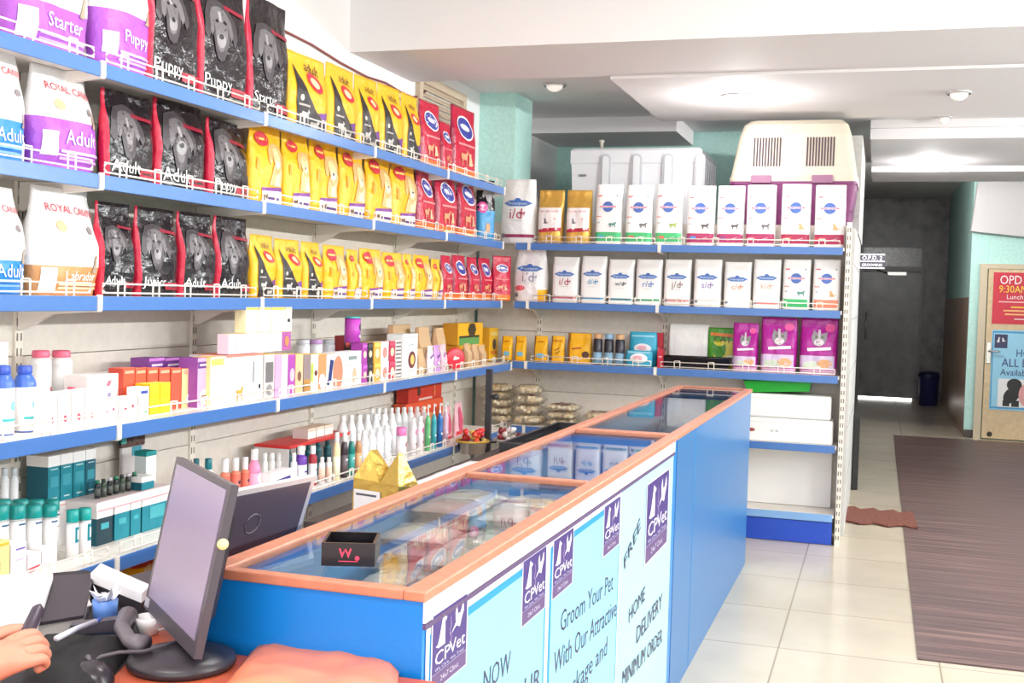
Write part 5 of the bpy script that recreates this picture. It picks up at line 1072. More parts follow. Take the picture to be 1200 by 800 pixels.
# --- fourth shelf, from the near end
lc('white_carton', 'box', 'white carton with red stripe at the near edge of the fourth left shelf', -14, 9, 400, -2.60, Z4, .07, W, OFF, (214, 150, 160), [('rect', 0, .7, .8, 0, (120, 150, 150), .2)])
for i, (a, b) in enumerate(((-22, 1), (2, 25), (27, 51))):
    lb('tonic_bottle', 'bottle', 'white bottle with blue cap and shoulder, %s from the photo edge, fourth left shelf' % ORD[i], a, b, 429, -2.41, Z4, (70, 110, 200), (60, 90, 190), W, 'blue capped white bottles', [('ell', .25, .42, .42, 0, (130, 196, 232), 1.1), ('rect', -.1, .22, .7, 0, (70, 180, 180), .18)], lab=(.02, .68), capr=.62, caph=.12, neck=.16)
for i, (a, b) in enumerate(((46, 68), (70, 93))):
    lb('supplement_jar', 'jar', 'tall white jar with pink-red cap, back of the fourth shelf, %s from the blue-capped bottles' % ORD[i], a, b, 411, -2.57, Z4, W, (240, 110, 140), W, 'white jars at the back', [('rect', .35, .45, .14, 0, RD, 1.4)], capr=.80, caph=.10, neck=.05, lab=(.1, .8))
for i, (a, b) in enumerate(((83, 93), (95, 105), (107, 117))):
    lb('supplement_jar', 'jar', 'small red-capped white jar behind the white bottle row, %s from the desk side' % ORD[i], a, b, 454, -2.48, Z4, W, (232, 80, 110), None, 'small red capped jars', capr=.8, caph=.16, neck=.06)
for i, (a, b) in enumerate(((52, 67), (68, 83), (84, 99), (100, 115))):
    lc('white_carton', 'box', 'small white carton with red mark at the shelf edge, %s from the blue-capped bottles' % ORD[i], a, b, 461-2*i, -2.37, Z4, .05, W, OFF, W, [('ell', .1, .30, .30, .2, (226, 90, 110), 1.3), ('rect', .2, .62, .3, 0, (200, 204, 204), .12)], None, 'small white cartons with a red mark')
lc('white_carton', 'box', 'wide white carton with grey stripe and red cross mark on the fourth left shelf', 101, 158, 436, -2.46, Z4, .09, W, OFF, W, [('rect', .45, .42, .36, -.04, (120, 120, 130), .07), ('dia', -.12, .80, .14, .6, (226, 110, 130), .6), ('rect', -.10, .50, .06, 0, (170, 160, 200), 1.6)])
for i, (a, b) in enumerate(((118, 138), (139, 161))):
    lc('white_carton', 'box', 'low white carton with tiny red print before the wide one, %s from the desk side' % ORD[i], a, b, 468-4*i, -2.36, Z4, .05, W, OFF, W, [('rect', -.3, .5, .12, 0, RD, .9), ('ell', .5, .6, .12, 0, RD)], None, 'low white cartons')
lc('white_carton', 'box', 'slim white carton with blue top label beside the yellow packs', 163, 174.5, 453, -2.36, Z4, .05, W, OFF, W, [('rect', 0, .84, .7, 0, (60, 70, 170), .26), ('rect', .1, .2, .5, 0, (70, 180, 110), .2)])
for i, (a, b) in enumerate(((175.5, 187), (187.5, 199.5))):
    lc('yellow_carton', 'box', 'bright yellow carton at the edge of the fourth left shelf, %s one' % ['nearer the desk', 'farther from the desk'][i], a, b, 449-i, -2.37, Z4, .06, (252, 222, 30), (240, 200, 20), (250, 226, 80), [('rect', 0, .62, .8, 0, (226, 190, 20), .1), ('rect', 0, .32, .7, 0, (150, 110, 20), .06), ('rect', .3, .22, .2, 0, (150, 110, 20), .1)], None, 'yellow cartons')
for i, (a, b) in enumerate(((144, 157.5), (158, 171), (172, 185), (186, 199), (200, 212), (212.5, 230))):
    f = (216, 84, 56) if i < 5 else (250, 214, 150)
    lc('orange_carton', 'box', 'orange-red carton behind the yellow packs, %s from the desk side' % ORD[i] if i < 5 else 'cream and orange carton with an animal picture beside the orange-red row', a, b, 431, -2.44, Z4, .06, f, (200, 70, 50), (226, 110, 90), [('rect', 0, .92, .8, 0, (244, 170, 140), .2)] + ([('ell', .2, .22, .6, 0, W, .8), ('pet', .2, .22, .4, 0, (170, 110, 70))] if i == 5 else []), None, 'orange-red cartons' if i < 5 else None)
for i, (a, b) in enumerate(((174, 192.5), (193, 211.5), (212, 230.5), (231, 245))):
    lc('purple_carton', 'box', 'purple-topped carton behind the orange-red row, %s from the desk side' % ORD[i], a, b, 419, -2.53 if i < 3 else -2.40, Z4, .08, (222, 170, 224) if i == 3 else (190, 120, 200), (150, 80, 170), (130, 60, 150), [('rect', 0, .86, .98, 0, (110, 56, 140), .32), ('rect', 0, .86, .7, 0, (236, 220, 240), .12)] + ([('ell', .1, .2, .8, 0, W, .9), ('pet', .1, .2, .5, 0, (150, 90, 70))] if i == 3 else []), None, 'purple-topped cartons')
z2 = lc('white_carton', 'box', 'cream carton with yellow top between purple and large white cartons', 246, 262, 418, -2.38, Z4, .08, (252, 246, 226), (246, 226, 150), (250, 200, 110), [('rect', 0, .9, .9, 0, (250, 206, 110), .3), ('rect', -.2, .68, .4, 0, (130, 130, 130), .06)])
z2 = lc('white_carton', 'box', 'large white carton with red top and small animal picture on the fourth shelf', 263, 308, 414, -2.37, Z4, .16, W, OFF, (240, 150, 130), [('rect', 0, .985, .98, 0, (240, 140, 120), .03), ('rect', .48, .62, .025, 0, (110, 110, 116), 12), ('rect', .05, .5, .30, 0, (190, 190, 196), .02), ('rect', .22, .30, .02, 0, (190, 190, 196), 9), ('pet', -.25, .20, .2, 0, (226, 160, 60), 1.3), ('ell', .82, .3, .05, 0, (40, 40, 60), 1.5)])
LST = [(309, 321.5, (206, 200, 198), 'grey-printed white', [('rect', 0, .6, .7, 0, (120, 116, 116), 1.4), ('ell', 0, .2, .6, 0, (150, 146, 146), .9)]), (322, 329, (236, 170, 220), 'narrow pink', []), (329.5, 337, (250, 226, 246), 'narrow pale pink', []), (337.5, 345.5, (178, 76, 176), 'purple', [('ell', .1, .5, .7, 0, (226, 190, 220), 1.4), ('rect', 0, .18, .8, 0, (236, 200, 236), .2)]), (346, 355, (246, 196, 150), 'peach', [('ell', 0, .45, .5, 0, (130, 90, 80), 1.3)]), (355.5, 363.5, (150, 130, 130), 'grey-brown', [('rect', 0, .2, .9, 0, (190, 140, 70), .9)]), (364, 373, (240, 240, 214), 'pale green-edged', [('rect', -.7, .5, .25, 0, (190, 210, 60), 5), ('ell', .3, .5, .4, 0, (110, 60, 50), .9)]), (373.5, 382, (240, 150, 96), 'orange', [('ell', 0, .25, .9, .6, W, 1.2)]), (382.5, 390.5, (244, 244, 248), 'navy-striped white', [('rect', .2, .55, .5, -.2, (36, 50, 120), 2.8), ('ell', -.5, .2, .4, 0, (36, 50, 120))]), (391, 424, W, 'wide white brown-printed', [('ell', -.75, .42, .35, 0, (206, 140, 110), 1.6), ('ell', .45, .3, .16, 0, (230, 180, 150), 1.6), ('rect', .3, .82, .3, 0, (140, 150, 150), .2), ('rect', 0, .62, .4, 0, (236, 190, 180), .04)])]
zt2 = 0
for (a, b, c, nm, it) in LST:
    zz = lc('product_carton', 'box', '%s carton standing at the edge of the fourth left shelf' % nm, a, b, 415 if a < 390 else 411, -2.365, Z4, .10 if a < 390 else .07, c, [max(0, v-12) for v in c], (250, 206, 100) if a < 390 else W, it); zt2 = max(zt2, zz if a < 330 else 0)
# second and third storeys of cartons
zs = z2+.001
A2 = [(268, 276.5), (277, 290.5), (291, 298.5), (299, 306.5), (307, 315.5), (316, 322.5), (323, 330.5)]
for i, (a, b) in enumerate(A2):
    z3 = lc('pink_carton', 'box', 'pale pink carton in the second storey of cartons, %s from the desk side' % ORD[i], a, b, 397, -2.39, zs, .05, (250, 232, 248), (244, 220, 240), (252, 216, 130), [('rect', .7, .5, .08, 0, (226, 190, 226), 4)], None, 'pale pink stacked cartons', h=.078)
z3 = lc('purple_carton', 'box', 'small purple carton ending the second storey of pale pink cartons', 331, 341, 397, -2.39, zs, .09, (176, 90, 160), (170, 80, 160), (250, 206, 100), [('ell', 0, .5, .5, 0, (226, 140, 90), 1.2)], h=.078)
for i, (a, b) in enumerate(((288, 302.5), (303, 317.5), (318, 334), (334.5, 342))):
    lc('white_carton', 'box', 'white carton with yellow top edge in the uppermost storey, %s from the desk side' % ORD[i], a, b, 371, -2.39, z3+.0005, .05, (252, 250, 240), (250, 240, 200), (250, 206, 80), [('rect', 0, .94, .98, 0, (250, 206, 90), .1)] + ([('ell', 0, .45, .5, 0, (60, 60, 60), .6)] if i == 3 else [('rect', 0, .4, .7, 0, (240, 236, 236), .5)]), None, 'yellow-topped white cartons', h=.102)
for i, (a, b) in enumerate(((354, 369), (369.5, 384), (384.5, 398), (398.5, 412))):
    lb('powder_tub', 'tub', 'pale tub with knobbed lid behind the fourth shelf cartons, %s from the desk side' % ORD[i], a, b, 398, -2.53, Z4, (226, 226, 232), (190, 150, 200) if i % 2 else (206, 206, 214), (214, 216, 222), 'pale tubs behind the cartons', capr=.92, caph=.10, neck=.03, lab=(.1, .6))
lc('dark_carton', 'box', 'small dark red and black carton behind the wide white carton', 402, 414, 393, -2.50, Z4, .05, (60, 40, 46), (170, 60, 60), (120, 50, 50), [('rect', -.3, .8, .4, 0, (200, 70, 60), .5)])
C2 = [(424.5, 430.5, (176, 70, 170), 'purple'), (431, 437, (50, 46, 50), 'black'), (438, 446, (246, 176, 70), 'orange'), (446.5, 455.5, W, 'white'), (456, 463, (196, 50, 80), 'crimson'), (463.5, 470, (236, 232, 228), 'striped')]
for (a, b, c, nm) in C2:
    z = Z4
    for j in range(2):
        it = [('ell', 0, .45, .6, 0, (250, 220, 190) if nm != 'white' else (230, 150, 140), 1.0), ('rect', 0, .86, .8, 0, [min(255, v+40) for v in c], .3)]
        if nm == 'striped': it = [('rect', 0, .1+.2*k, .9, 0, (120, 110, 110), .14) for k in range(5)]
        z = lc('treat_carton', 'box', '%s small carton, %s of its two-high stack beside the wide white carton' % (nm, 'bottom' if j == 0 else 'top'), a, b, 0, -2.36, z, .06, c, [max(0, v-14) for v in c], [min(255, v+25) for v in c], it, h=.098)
    if nm == 'purple': zp = z
lb('purple_can', 'can', 'bright purple can with teal lid standing on top of the stacked cartons', 413, 430, 375, -2.385, zp+.0005, (186, 60, 180), (80, 190, 186), (190, 70, 184), None, [('ell', .3, .6, .5, 0, (60, 50, 80), 1.0), ('rect', .3, .25, .5, 0, (246, 240, 246), .3)], capr=.97, caph=.06, neck=.01, lab=(.02, .92), h=.125)
lc('white_carton', 'box', 'white carton with brown ring picture beside the kraft paper bags', 471, 489, 391, -2.365, Z4, .09, W, (238, 236, 236), (226, 226, 226), [('ell', .25, .40, .5, 0, (120, 60, 60), .9), ('ell', .3, .40, .26, 0, (246, 200, 110)), ('rect', 0, .93, .9, 0, (214, 212, 214), .06), ('rect', .1, .75, .4, 0, (150, 150, 150), .05)])
def kraft(lab, a, b, yt, X, z, d, seed, name='paper_bag', pf=None, items=(), grp='brown paper bags', st='soft', h=None):
    y0, y1 = y_at(a, X, z+.08), y_at(b, X, z+.08); hh = h or on_x(b, yt, X).z-z
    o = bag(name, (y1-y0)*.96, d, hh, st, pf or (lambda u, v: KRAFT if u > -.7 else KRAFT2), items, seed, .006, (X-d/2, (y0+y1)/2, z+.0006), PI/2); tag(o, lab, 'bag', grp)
kraft('large brown paper bag behind the white carton with the ring picture', 458, 490, 380, -2.53, Z4, .08, 501)
kraft('large brown paper bag standing behind the small printed pouches, nearer the desk', 491, 511, 383, -2.46, Z4, .08, 502)
kraft('large brown paper bag behind the red round pack, farther from the desk', 512.5, 527, 384, -2.46, Z4, .08, 503)
kraft('small brown paper bag at the shelf edge beside the ring picture carton', 490, 502, 408, -2.37, Z4, .06, 504)
for i, (a, b, c) in enumerate(((503, 510, (236, 226, 232)), (510.5, 518, (200, 150, 210)), (518.5, 524.5, (226, 190, 200)))):
    kraft('small printed white and violet pouch at the shelf edge, %s from the desk side' % ORD[i], a, b, 405-i, -2.36, Z4, .03, 510+i, 'treat_pouch', (lambda c: lambda u, v: foil(c))(c), [('rect', 0, .62, .6, .4, (130, 70, 150), .2), ('rect', 0, .35, .5, -.4, W, .2)], 'small printed pouches', 'gusset')
y = y_at(536, -2.38, Z4+.07); t = empty('red_disc', (-2.40, y, Z4+.001), .85); tag(t, 'bright red round flat toy disc leaning upright on the fourth shelf', 'toy')
rr = 12.6*(Vector((-2.4, y, 1.1))-CO).dot(CF)/FPX; mb = MB(); T = Matrix.Translation((0, 0, rr)) @ Matrix.Rotation(PI/2, 4, 'X'); mb.lathe([(rr*.2, .0), (rr*.92, .002), (rr, .010), (rr*.96, .018), (rr*.8, .02), (rr*.2, .024)], M((226, 44, 66), .35), 32, T); mb.build('disc', t)
mb = MB(); decals(mb, lambda x, z, off: Vector((x, -.0255-off, z)), [('rect', 0, .5, .3, .2, (250, 230, 226), .3), ('ell', -.1, .55, .14, 0, (250, 220, 210))], 2*rr, 2*rr, .001); mb.build('printed_mark', t)
for i, (a, b) in enumerate(((547, 554.5), (555.5, 563), (563.5, 572))):
    kraft('small kraft pouch below the yellow box near the corner, %s from the red disc' % ORD[i], a, b, 402+i, -2.38, Z4, .05, 520+i, 'kraft_pouch', None, (), 'small kraft pouches', 'gusset')
zz = lc('yellow_carton', 'box', 'plain yellow carton hidden under the black-badged yellow box', 537, 566, 402, -2.52, Z4, .1, (240, 176, 40), (220, 150, 30), (246, 190, 60), [('rect', 0, .5, .5, 0, (200, 120, 20), .2)])
lc('yellow_carton', 'box', 'large yellow box with a black diamond badge and green stripe near the corner', 536, 566, 377, -2.52, zz, .1, (246, 184, 40), (220, 150, 30), (250, 200, 70), [('hex', .1, .68, .34, 0, (50, 40, 30), .5), ('rect', -.1, .27, .8, 0, (40, 40, 36), .10), ('rect', -.1, .14, .8, 0, (90, 160, 90), .12)], h=.135)
lc('yellow_carton', 'box', 'tall yellow carton at the corner end of the fourth left shelf', 573, 583.5, 384, -2.50, Z4, .1, (246, 190, 40), (226, 160, 30), (250, 200, 70), [('ell', .1, .5, .4, 0, (80, 50, 40)), ('rect', 0, .25, .7, 0, (226, 130, 30), .2), ('rect', 0, .82, .7, 0, (250, 220, 120), .2)])
# --- fifth shelf
TL = (14, 130, 146); TD = (10, 92, 110)
for i, (a, b) in enumerate(((-8, 2), (4, 13), (15, 24))):
    lb('white_tube', 'tube', 'tall white tube at the back of the fifth left shelf, %s from the near end' % ORD[i], a, b, 549, -2.62, Z5, (226, 228, 232), (200, 206, 212), (240, 240, 242), 'tall white tubes', [('rect', .2, .5, .3, 0, (70, 110, 130), 2.5)], capr=.7, caph=.08, neck=.05, lab=(.1, .85))
i = 0
for X, row in ((-2.53, ((2, 19), (22, 39), (41, 57), (60, 75))), (-2.44, ((-2, 16.5), (18, 36), (37.5, 55), (56.5, 73)))):
    for (a, b) in row:
        lb('powder_tub', 'tub', 'white teal-lidded tub, %s row of the fifth left shelf, %s from the near end' % ('back' if i < 4 else 'front', ORD[i % 4]), a, b, 586 if i < 4 else 592, X, Z5, (244, 244, 244), (20, 150, 146), W, 'teal lidded tubs', [('rect', .1, .72, .7, 0, (50, 90, 130), .16), ('rect', .1, .5, .5, 0, (220, 200, 190), .2)], capr=.98, caph=.20, neck=.02, lab=(.03, .76)); i += 1
for i, (a, b) in enumerate(((84, 97), (98, 112))):
    lb('shampoo_bottle', 'bottle', 'white bottle with broad teal cap beside the teal tubs, %s' % ['nearer the desk', 'farther from the desk'][i], a, b, 598-2*i, -2.41, Z5, (242, 242, 244), (22, 160, 154), W, 'teal capped bottles', [('rect', .15, .5, .6, 0, TL, 2.2), ('rect', .15, .5, .2, 0, W, 4)], capr=.96, caph=.24, neck=.02, lab=(.04, .72))
F5 = [(-8, 11, 632, (252, 226, 150), 'cream and yellow', [('rect', 0, .93, .9, 0, (250, 190, 60), .14), ('rect', -.3, .5, .1, 0, (130, 120, 150), 4)]), (12.5, 31, 634, (250, 246, 252), 'white and lilac', [('rect', .2, .86, .6, 0, (130, 100, 190), .14), ('rect', .1, .6, .5, 0, (226, 180, 226), .12)]), (32.5, 48, 646, (250, 240, 240), 'white red-striped', [('rect', 0, .46, .96, .1, (236, 80, 100), .10), ('rect', 0, .34, .96, .1, (236, 100, 120), .08)]), (49.5, 66, 640, W, 'plain white', [('rect', .3, .3, .3, 0, (220, 216, 220), .1)])]
for a, b, yt, c, nm, it in F5: lc('product_carton', 'box', '%s carton at the edge of the fifth left shelf above the papers' % nm, a, b, yt, -2.36, Z5, .05, c, [max(0, v-10) for v in c], c, it)
zu = 0
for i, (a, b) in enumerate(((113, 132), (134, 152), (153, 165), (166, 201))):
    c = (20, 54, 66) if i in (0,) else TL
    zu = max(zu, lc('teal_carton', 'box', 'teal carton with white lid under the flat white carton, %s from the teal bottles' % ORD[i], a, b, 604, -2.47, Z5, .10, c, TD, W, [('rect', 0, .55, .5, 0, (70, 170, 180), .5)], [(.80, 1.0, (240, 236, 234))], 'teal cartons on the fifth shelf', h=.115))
zz = lc('flat_carton', 'box', 'long flat white carton with pink rim lying on the teal cartons', 112, 204, 590, -2.46, zu+.001, .14, (246, 240, 238), (240, 230, 226), (226, 206, 206), [('rect', 0, .1, .98, 0, (226, 170, 176), .012)], h=.030)
# support storey behind tubs
zz0 = lc('flat_carton', 'box', 'plain white carton behind the teal tubs carrying the teal boxes', 56, 112, 592, -2.585, Z5, .09, (240, 232, 230), (236, 226, 224), (226, 206, 206), [('rect', 0, .93, .98, 0, (226, 170, 176), .02)], h=zz-Z5-.003)
for i, (a, b) in enumerate(((56, 70), (70.7, 85), (85.7, 99.5), (100.2, 112))):
    lc('teal_carton', 'box', 'tall teal carton with white top on the upper storey, %s from the photo edge' % ORD[i], a, b, 538, -2.585, zz0+.001, .085, TL if i < 3 else TD, TD, W, [('rect', 0, .45, .7, 0, (60, 150, 166), .9), ('rect', 0, .72, .6, 0, (200, 226, 230), .1), ('rect', 0, .10, .5, 0, (200, 226, 230), .14)], [(.78, 1.0, (246, 242, 240))], 'tall teal cartons on the upper storey', h=.155)
lb('small_jar', 'jar', 'tiny white jar with red foot before the tall teal cartons', 101, 108, 578, -2.555, zz0+.001, (220, 60, 60), W, None, None, capr=.95, caph=.5, neck=.02, h=.026, items=()) if False else None
for i in range(7):
    a = 114+i*7.2
    lb('medicine_vial', 'vial', 'dark glass vial on the flat white carton, %s from the tall teal cartons' % ORD[i], a, a+6.2, 563, -2.50, zz+.001, [(30, 34, 40), (50, 70, 50), (34, 30, 34)][i % 3], [(30, 120, 90), (40, 40, 46), (200, 196, 200)][i % 3], (90, 96, 90), 'dark vials on the flat carton', capr=.7, caph=.16, neck=.1, lab=(.15, .55), h=.062)
lc('teal_carton', 'box', 'small white-topped teal carton at the end of the flat white carton', 166, 181, 575, -2.47, zz+.001, .06, TL, TD, W, [], [(.6, 1.0, (246, 244, 242))], h=.045)
lc('slim_carton', 'box', 'slim upright white carton with teal top left of the monitor', 171, 183, 540, -2.545, zz+.001, .05, (244, 246, 246), (226, 236, 236), (30, 150, 150), [], [(.86, 1.0, (26, 150, 150))], h=.115)
# packets hanging on the back panel
y0, y1 = y_at(140, -2.68, .93), y_at(168, -2.68, .93); t = empty('hanging_packet', (-2.69, (y0+y1)/2, .985), PI/2); tag(t, 'dark leafy printed packet with grey card hanging on the back panel', 'packet')
w = (y1-y0); mb = MB(); mb.box(-w/2, w/2, -.02, -.003, -.10, .0, M((70, 50, 46), .4, 0, .2, 60, var=.6), .004); mb.box(-w/2, -w*.3, -.022, -.003, -.085, -.02, M((90, 180, 176), .4), .002); mb.build('printed_pouch', t)
mb = MB(); mb.box(-w*.46, w*.52, -.018, -.004, -.235, -.101, M((210, 204, 204), .5), .004); mb.box(-w*.05, w*.34, -.020, -.018, -.135, -.102, M((60, 150, 170), .5)); mb.build('grey_card', t)
mb = MB(); mb.tube([(0, -.001, .012), (0, -.04, .012), (0, -.042, .02)], .003, M((220, 216, 212), .3, .6), 6); mb.box(-.012, .012, -.024, -.003, -.004, .016, M((220, 216, 212), .4)); mb.build('hook', t)
# bottles right of the monitor
FX = -2.38
lb('drop_bottle', 'bottle', 'white bottle with dark teal cap peeping over the monitor, nearer one', 229, 241, 538, -2.45, Z5, (236, 240, 240), (16, 96, 110), None, 'teal capped bottles over the monitor', capr=.5, caph=.16, neck=.3)
lb('drop_bottle', 'bottle', 'round-shouldered white bottle with teal cap peeping over the monitor, farther one', 243, 262, 538, -2.45, Z5, (244, 246, 246), (20, 120, 130), None, 'teal capped bottles over the monitor', capr=.4, caph=.20, neck=.25)
for i, (a, b) in enumerate(((263, 274), (275, 286), (286.5, 296))):
    lb('lotion_bottle', 'bottle', 'orange-labelled bottle with white cap above the laptop, %s from the monitor' % ORD[i], a, b, 538-i, -2.43, Z5, (236, 130, 100), (246, 244, 244), (230, 110, 90), 'orange-labelled bottles', [('ell', 0, .5, .4, 0, (70, 40, 70)), ('rect', 0, .25, .8, 0, W, .4)], capr=.66, caph=.26, neck=.06, lab=(.1, .66))
lb('pink_bottle', 'bottle', 'pink bottle with tall white cap above the laptop lid', 297, 312, 527, -2.40, Z5, (240, 140, 180), (248, 246, 248), (244, 170, 200), None, [('ell', .2, .45, .7, .4, (250, 240, 246), 1.2)], capr=.5, caph=.2, neck=.22, lab=(.05, .55))
for i in range(5):
    a = 309+i*8.6
    lb('white_bottle', 'bottle', 'plain white bottle behind the blue-lettered carton, %s from the pink bottle' % ORD[i], a, a+7.8, 531, -2.50, Z5, (246, 246, 246), (240, 240, 240), None, 'plain white bottles behind the carton', capr=.75, caph=.2, neck=.05)
lc('white_carton', 'box', 'low white carton with blue lettering and coloured specks above the laptop lid', 316, 343, 548, -2.37, Z5, .05, W, OFF, W, [('rect', 0, .66, .8, .05, (70, 70, 140), .10), ('rect', .1, .38, .7, .05, (240, 160, 150), .05)])
for i, (a, b, c) in enumerate(((344, 351, (246, 246, 248)), (352, 365, (110, 60, 170)), (366, 375.5, (170, 50, 60)))):
    lb('white_bottle' if i == 0 else 'shampoo_bottle', 'bottle', ['narrow white bottle left of the purple-banded one', 'white-capped bottle with purple band above the laptop corner', 'white-capped bottle with thin red stripe beside the purple-banded one'][i], a, b, 531 if i == 0 else 523, -2.39, Z5, c, W, (240, 238, 244), None, [('rect', .1, .4, .5, 0, [max(0, v-20) for v in c], .3)], capr=.62, caph=.20, neck=.08, lab=(.06, .56))
for i, (a, b) in enumerate(((377, 384), (385, 392))):
    lb('small_bottle', 'bottle', 'small pale bottle with peach label before the teal display, %s' % ['nearer the laptop', 'farther from the laptop'][i], a, b, 536, -2.37, Z5, (230, 232, 232), (240, 240, 240), (246, 200, 180), 'small pale bottles', capr=.6, caph=.15, neck=.1)
# red topped display carton over teal vials, three white boxes on top
ya, yb = y_at(318, -2.55, Z5+.1), y_at(392, -2.55, Z5+.1); zt3 = .80; t = empty('display_carton', (-2.55, (ya+yb)/2, Z5+.001), PI/2); tag(t, 'open display carton with red roof holding teal vials on the fifth shelf', 'display box')
L2 = (yb-ya)/2; mb = MB(); mb.box(-L2, L2, -.09, .09, zt3-Z5-.014, zt3-Z5, M((222, 52, 52), .45), .003); mb.build('red_roof', t)
mb = MB(); mb.box(-L2, L2, -.085, .085, 0, .006, M((230, 228, 226), .5)); mb.box(-L2, L2, .080, .086, .006, zt3-Z5-.014, M((226, 222, 220), .5)); mb.box(-L2, -L2+.005, -.085, .08, .006, zt3-Z5-.014, M((226, 222, 220), .5)); mb.box(L2-.09, L2, -.085, .08, .006, zt3-Z5-.014, M((226, 224, 224), .5)); mb.build('white_tray', t)
mb = MB(); decals(mb, lambda x, z, off: Vector((x, -.0855-off, z)), [('rect', .86, .5, .07, 0, (60, 60, 70), .3), ('rect', .86, .35, .07, 0, (220, 170, 170), .3)], 2*L2, zt3-Z5, .001); mb.build('printed_mark', t)
for i in range(5):
    yy = ya+.06+i*(yb-ya-.2)/4.4
    o = bottle('teal_vial', .018, .155, (40, 110, 120), (30, 90, 100), (20, 84, 96), capr=.6, caph=.14, neck=.1, lab=(.3, .75), loc=(-2.50, yy, Z5+.0085)); tag(o, 'slim teal vial inside the red-roofed display, %s from the desk side' % ORD[i], 'bottle', 'teal vials in the display')
for i, (a, b) in enumerate(((361, 370.5), (371, 380.5), (381, 390.5))):
    lc('white_carton', 'box', 'small white box on the red roof of the display, %s from the desk side' % ORD[i], a, b, 500, -2.50, zt3+.0015, .08, (250, 246, 240), OFF, (252, 226, 200), [('rect', 0, .85, .9, 0, (246, 214, 190), .15)], None, 'small white boxes on the red roof', h=.045)
# clear and coloured bottles, then the ranks of white bottles
for i, (a, b, c, nm) in enumerate(((394, 402, (246, 226, 180), 'cream'), (403, 411, (66, 54, 60), 'dark'), (411.5, 419, (30, 130, 120), 'teal'), (419.5, 427, (196, 140, 90), 'amber'))):
    lb('lotion_bottle', 'bottle', '%s lotion bottle with white cap at the edge of the fifth shelf' % nm, a, b, 507, -2.36, Z5, c, (240, 240, 240), [min(255, v+40) for v in c], None, [('rect', 0, .4, .6, 0, W, .4)], capr=.6, caph=.2, neck=.2, lab=(.06, .5))
n = 0
def ranks(X, x0, x1, step, yt0, yt1, nm, row):
    global n
    k = 0; a = x0
    while a+step*.95 <= x1:
        f = (a-x0)/max(1, x1-x0)
        lb('white_bottle', 'bottle', 'tall white bottle, %s rank of the fifth shelf, %s from the display carton' % (row, ORD[k]), a, a+step*.94, yt0+(yt1-yt0)*f, X, Z5, (246, 246, 247), (250, 250, 250), (240, 240, 242), 'white bottles on the fifth shelf', [('rect', .2, .5, .16, 0, (90, 110, 130), 5), ('rect', -.15, .3, .12, 0, (180, 190, 190), 3)] if row == 'front' else (), capr=.50, caph=.11, neck=.22, lab=(.05, .62), rk=1.5); a += step; k += 1
ranks(-2.37, 427.5, 463, 8.8, 505, 497, 'front', 'front'); ranks(-2.46, 402, 478, 9.6, 487, 484, 'middle', 'middle'); ranks(-2.55, 436, 508, 7.6, 479, 476, 'rear', 'rear')
lb('pink_bottle', 'bottle', 'bottle with bright pink cap among the white ones on the fifth shelf', 470, 481.5, 501, -2.36, Z5, (244, 240, 244), (240, 130, 190), (246, 240, 244), None, [('ell', .2, .45, .5, 0, (200, 90, 110))], capr=.96, caph=.26, neck=.03, lab=(.06, .6))
for i, (a, b, c) in enumerate(((484, 491.5, (226, 120, 170)), (492, 499.5, (214, 90, 150)))):
    lb('shampoo_bottle', 'bottle', 'white bottle with pink picture label, %s from the pink capped bottle' % ORD[i], a, b, 490-2*i, -2.36, Z5, (242, 240, 242), W, (246, 236, 242), 'pink-labelled bottles', [('ell', .1, .62, .7, 0, c, 1.3), ('ell', .2, .3, .5, 0, (180, 60, 80))], capr=.6, caph=.12, neck=.14, lab=(.05, .7))
for i, (a, b, c, nm) in enumerate(((501, 507, (110, 190, 130), 'green'), (508, 514, (60, 170, 180), 'turquoise'), (515, 521.5, (40, 110, 180), 'blue'), (522, 528, (226, 190, 210), 'pale pink'))):
    lb('spray_bottle', 'bottle', '%s spray bottle with white pump near the steel bowls' % nm, a, b, 474-i, -2.36, Z5, c, (250, 250, 250), [max(0, v-10) for v in c], None, [('rect', 0, .3, .6, 0, W, .6)], kind='spray', capr=.5, caph=.24, neck=.14, lab=(.06, .58))
zz = lc('orange_carton', 'box', 'wide orange carton lying at the back of the fifth shelf, lower one', 474, 519, 466, -2.605, Z5, .075, (232, 92, 50), (220, 80, 44), (240, 120, 80), [('rect', -.2, .8, .4, 0, (250, 180, 140), .06), ('ell', .3, .5, .12, 0, (246, 170, 110))], h=.225)
lc('orange_carton', 'box', 'orange-red carton stacked on the wide orange carton, fifth shelf back', 478, 518, 450, -2.605, zz+.001, .075, (214, 60, 40), (200, 50, 36), (226, 90, 70), [('rect', 0, .12, .4, 0, (246, 210, 200), .06), ('ell', -.4, .6, .1, 0, (90, 40, 30)), ('rect', .55, .5, .04, 0, (240, 140, 90), 3)], h=.10)
for i, (a, b, c) in enumerate(((523, 531, (232, 170, 180)), (535, 545, (240, 190, 200)))):
    kraft('clear blister pack with pink content, end of the fifth shelf, %s the steel bowl' % ['left of', 'just behind'][i], a, b, 463 if i == 0 else 458, -2.40-.03*i, Z5, .04, 560+i, 'blister_pack', (lambda c: lambda u, v: foil(c, .15))(c), [('ell', 0, .5, .5, 0, (206, 80, 110), 2.2), ('rect', 0, .12, .8, 0, (210, 50, 60), .2)], 'clear blister packs', 'soft', h=.21)
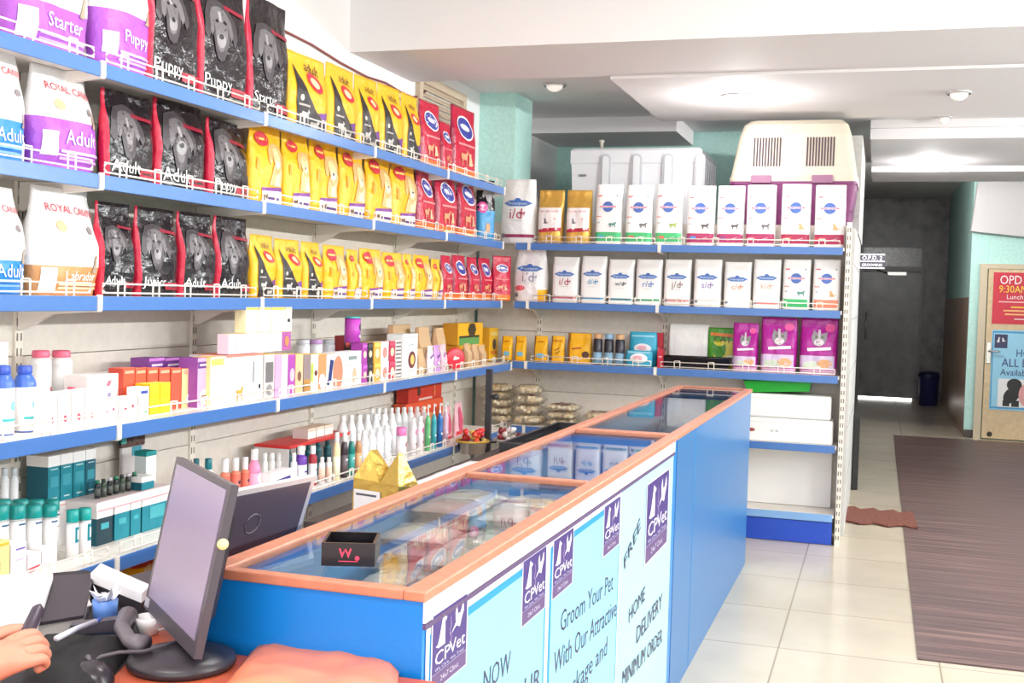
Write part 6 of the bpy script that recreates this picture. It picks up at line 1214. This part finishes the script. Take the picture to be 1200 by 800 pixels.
# yellow bags lying on the base shelf behind the counter
for i, (yy, zz) in enumerate(((3.45, .171), (3.80, .171), (4.15, .171), (3.62, .29), (3.97, .29))):
    o = bag('dog_food_bag', .33, .13, .36, 'pillow', lambda u, v: YEL if v > .25 else (ORG if v > .12 else YEL), [('ell', .1, .6, .5, 0, (206, 60, 50), .6), ('dog', -.1, .3, .4, 0, (236, 206, 150))], 600+i, .010, (-2.52, yy, zz+.064), PI/2)
    o.rotation_euler = (-PI/2+.12, 0, PI/2); o.location = (-2.335, yy, zz+.095)
    tag(o, 'yellow bag lying on the base shelf behind the counter, %s, %s from the desk' % ('bottom layer' if i < 3 else 'upper layer', ORD[i % 3]), 'dog food', 'yellow bags lying on the base shelf')
# ================================================================== LIGHT AND CAMERA
w = bpy.data.worlds.new('daylight'); bpy.context.scene.world = w; w.use_nodes = True; bg = w.node_tree.nodes['Background']
sky = w.node_tree.nodes.new('ShaderNodeTexSky'); sky.sky_type = 'HOSEK_WILKIE'; sky.turbidity = 3; sky.ground_albedo = .6; sky.sun_direction = (.3, -.5, .8)
hs = w.node_tree.nodes.new('ShaderNodeHueSaturation'); hs.inputs['Saturation'].default_value = .25; w.node_tree.links.new(sky.outputs[0], hs.inputs['Color']); w.node_tree.links.new(hs.outputs[0], bg.inputs[0]); bg.inputs[1].default_value = WORLD
def area(name, loc, to, sx, sy, e, col=(1, 1, 1), spread=PI):
    l = bpy.data.lights.new(name, 'AREA'); l.shape = 'RECTANGLE'; l.size = sx; l.size_y = sy; l.energy = e; l.color = col; l.spread = spread
    o = bpy.data.objects.new(name, l); COL.objects.link(o); o.location = loc; o.rotation_euler = (Vector(to)-Vector(loc)).to_track_quat('-Z', 'Y').to_euler(); return o
area('shopfront_daylight', (.2, -2.0, 1.7), (-1.2, 5, 1.4), 5.0, 2.8, E_FRONT, (1, .985, .97))
# added unseen fill lights: overhead in front, along the right wall, in the corridor
for i, (x, y) in enumerate(((-1.2, .6), (-1.2, 3.4), (1.2, 2.0), (1.4, 4.6))): area('ceiling_fill_light', (x, y, 3.06), (x+.001, y, 0), .12, 1.3, E_CEIL_FILL, (1, .99, .98))  # invented overhead fill, brightens the front part and the counter interior
for y, k in ((2.2, 1.0), (5.0, 1.0), (7.4, 1.0), (9.1, .7), (12.4, .22)): area('wall_fill_light', (3.36, y, 2.45), (0, y, 2.2), 1.25, .10, E_SIDE_FILL*k, (1, .99, .98))  # no fixtures here, added to lift the ceiling, teal walls and back panels
area('corridor_fill_light', (-.47, 13.0, 2.55), (1.0, 16.5, 1.6), 1.2, .10, E_SIDE_FILL*.7, (1, .98, .96))  # added out of view behind the partition to brighten the corridor wall
cam = bpy.data.cameras.new('camera'); co = bpy.data.objects.new('camera', cam); COL.objects.link(co); bpy.context.scene.camera = co
cam.sensor_width = 36; cam.lens = FPX*36/1200; cam.clip_start = .02; cam.clip_end = 100
Rm = Matrix((CR, CU, -CF)).transposed(); co.matrix_world = Matrix.Translation(CO) @ Rm.to_4x4()
vs_ = bpy.context.scene.view_settings; vs_.view_transform = 'Standard'; vs_.look = 'None'; vs_.gamma = 1; vs_.exposure = EXPO; vs_.use_curve_mapping = False
bpy.context.scene.cycles.max_bounces = 10; bpy.context.scene.cycles.transparent_max_bounces = 24; bpy.context.scene.cycles.use_denoising = True; bpy.context.scene.cycles.sample_clamp_indirect = 8; bpy.context.scene.cycles.caustics_reflective = False
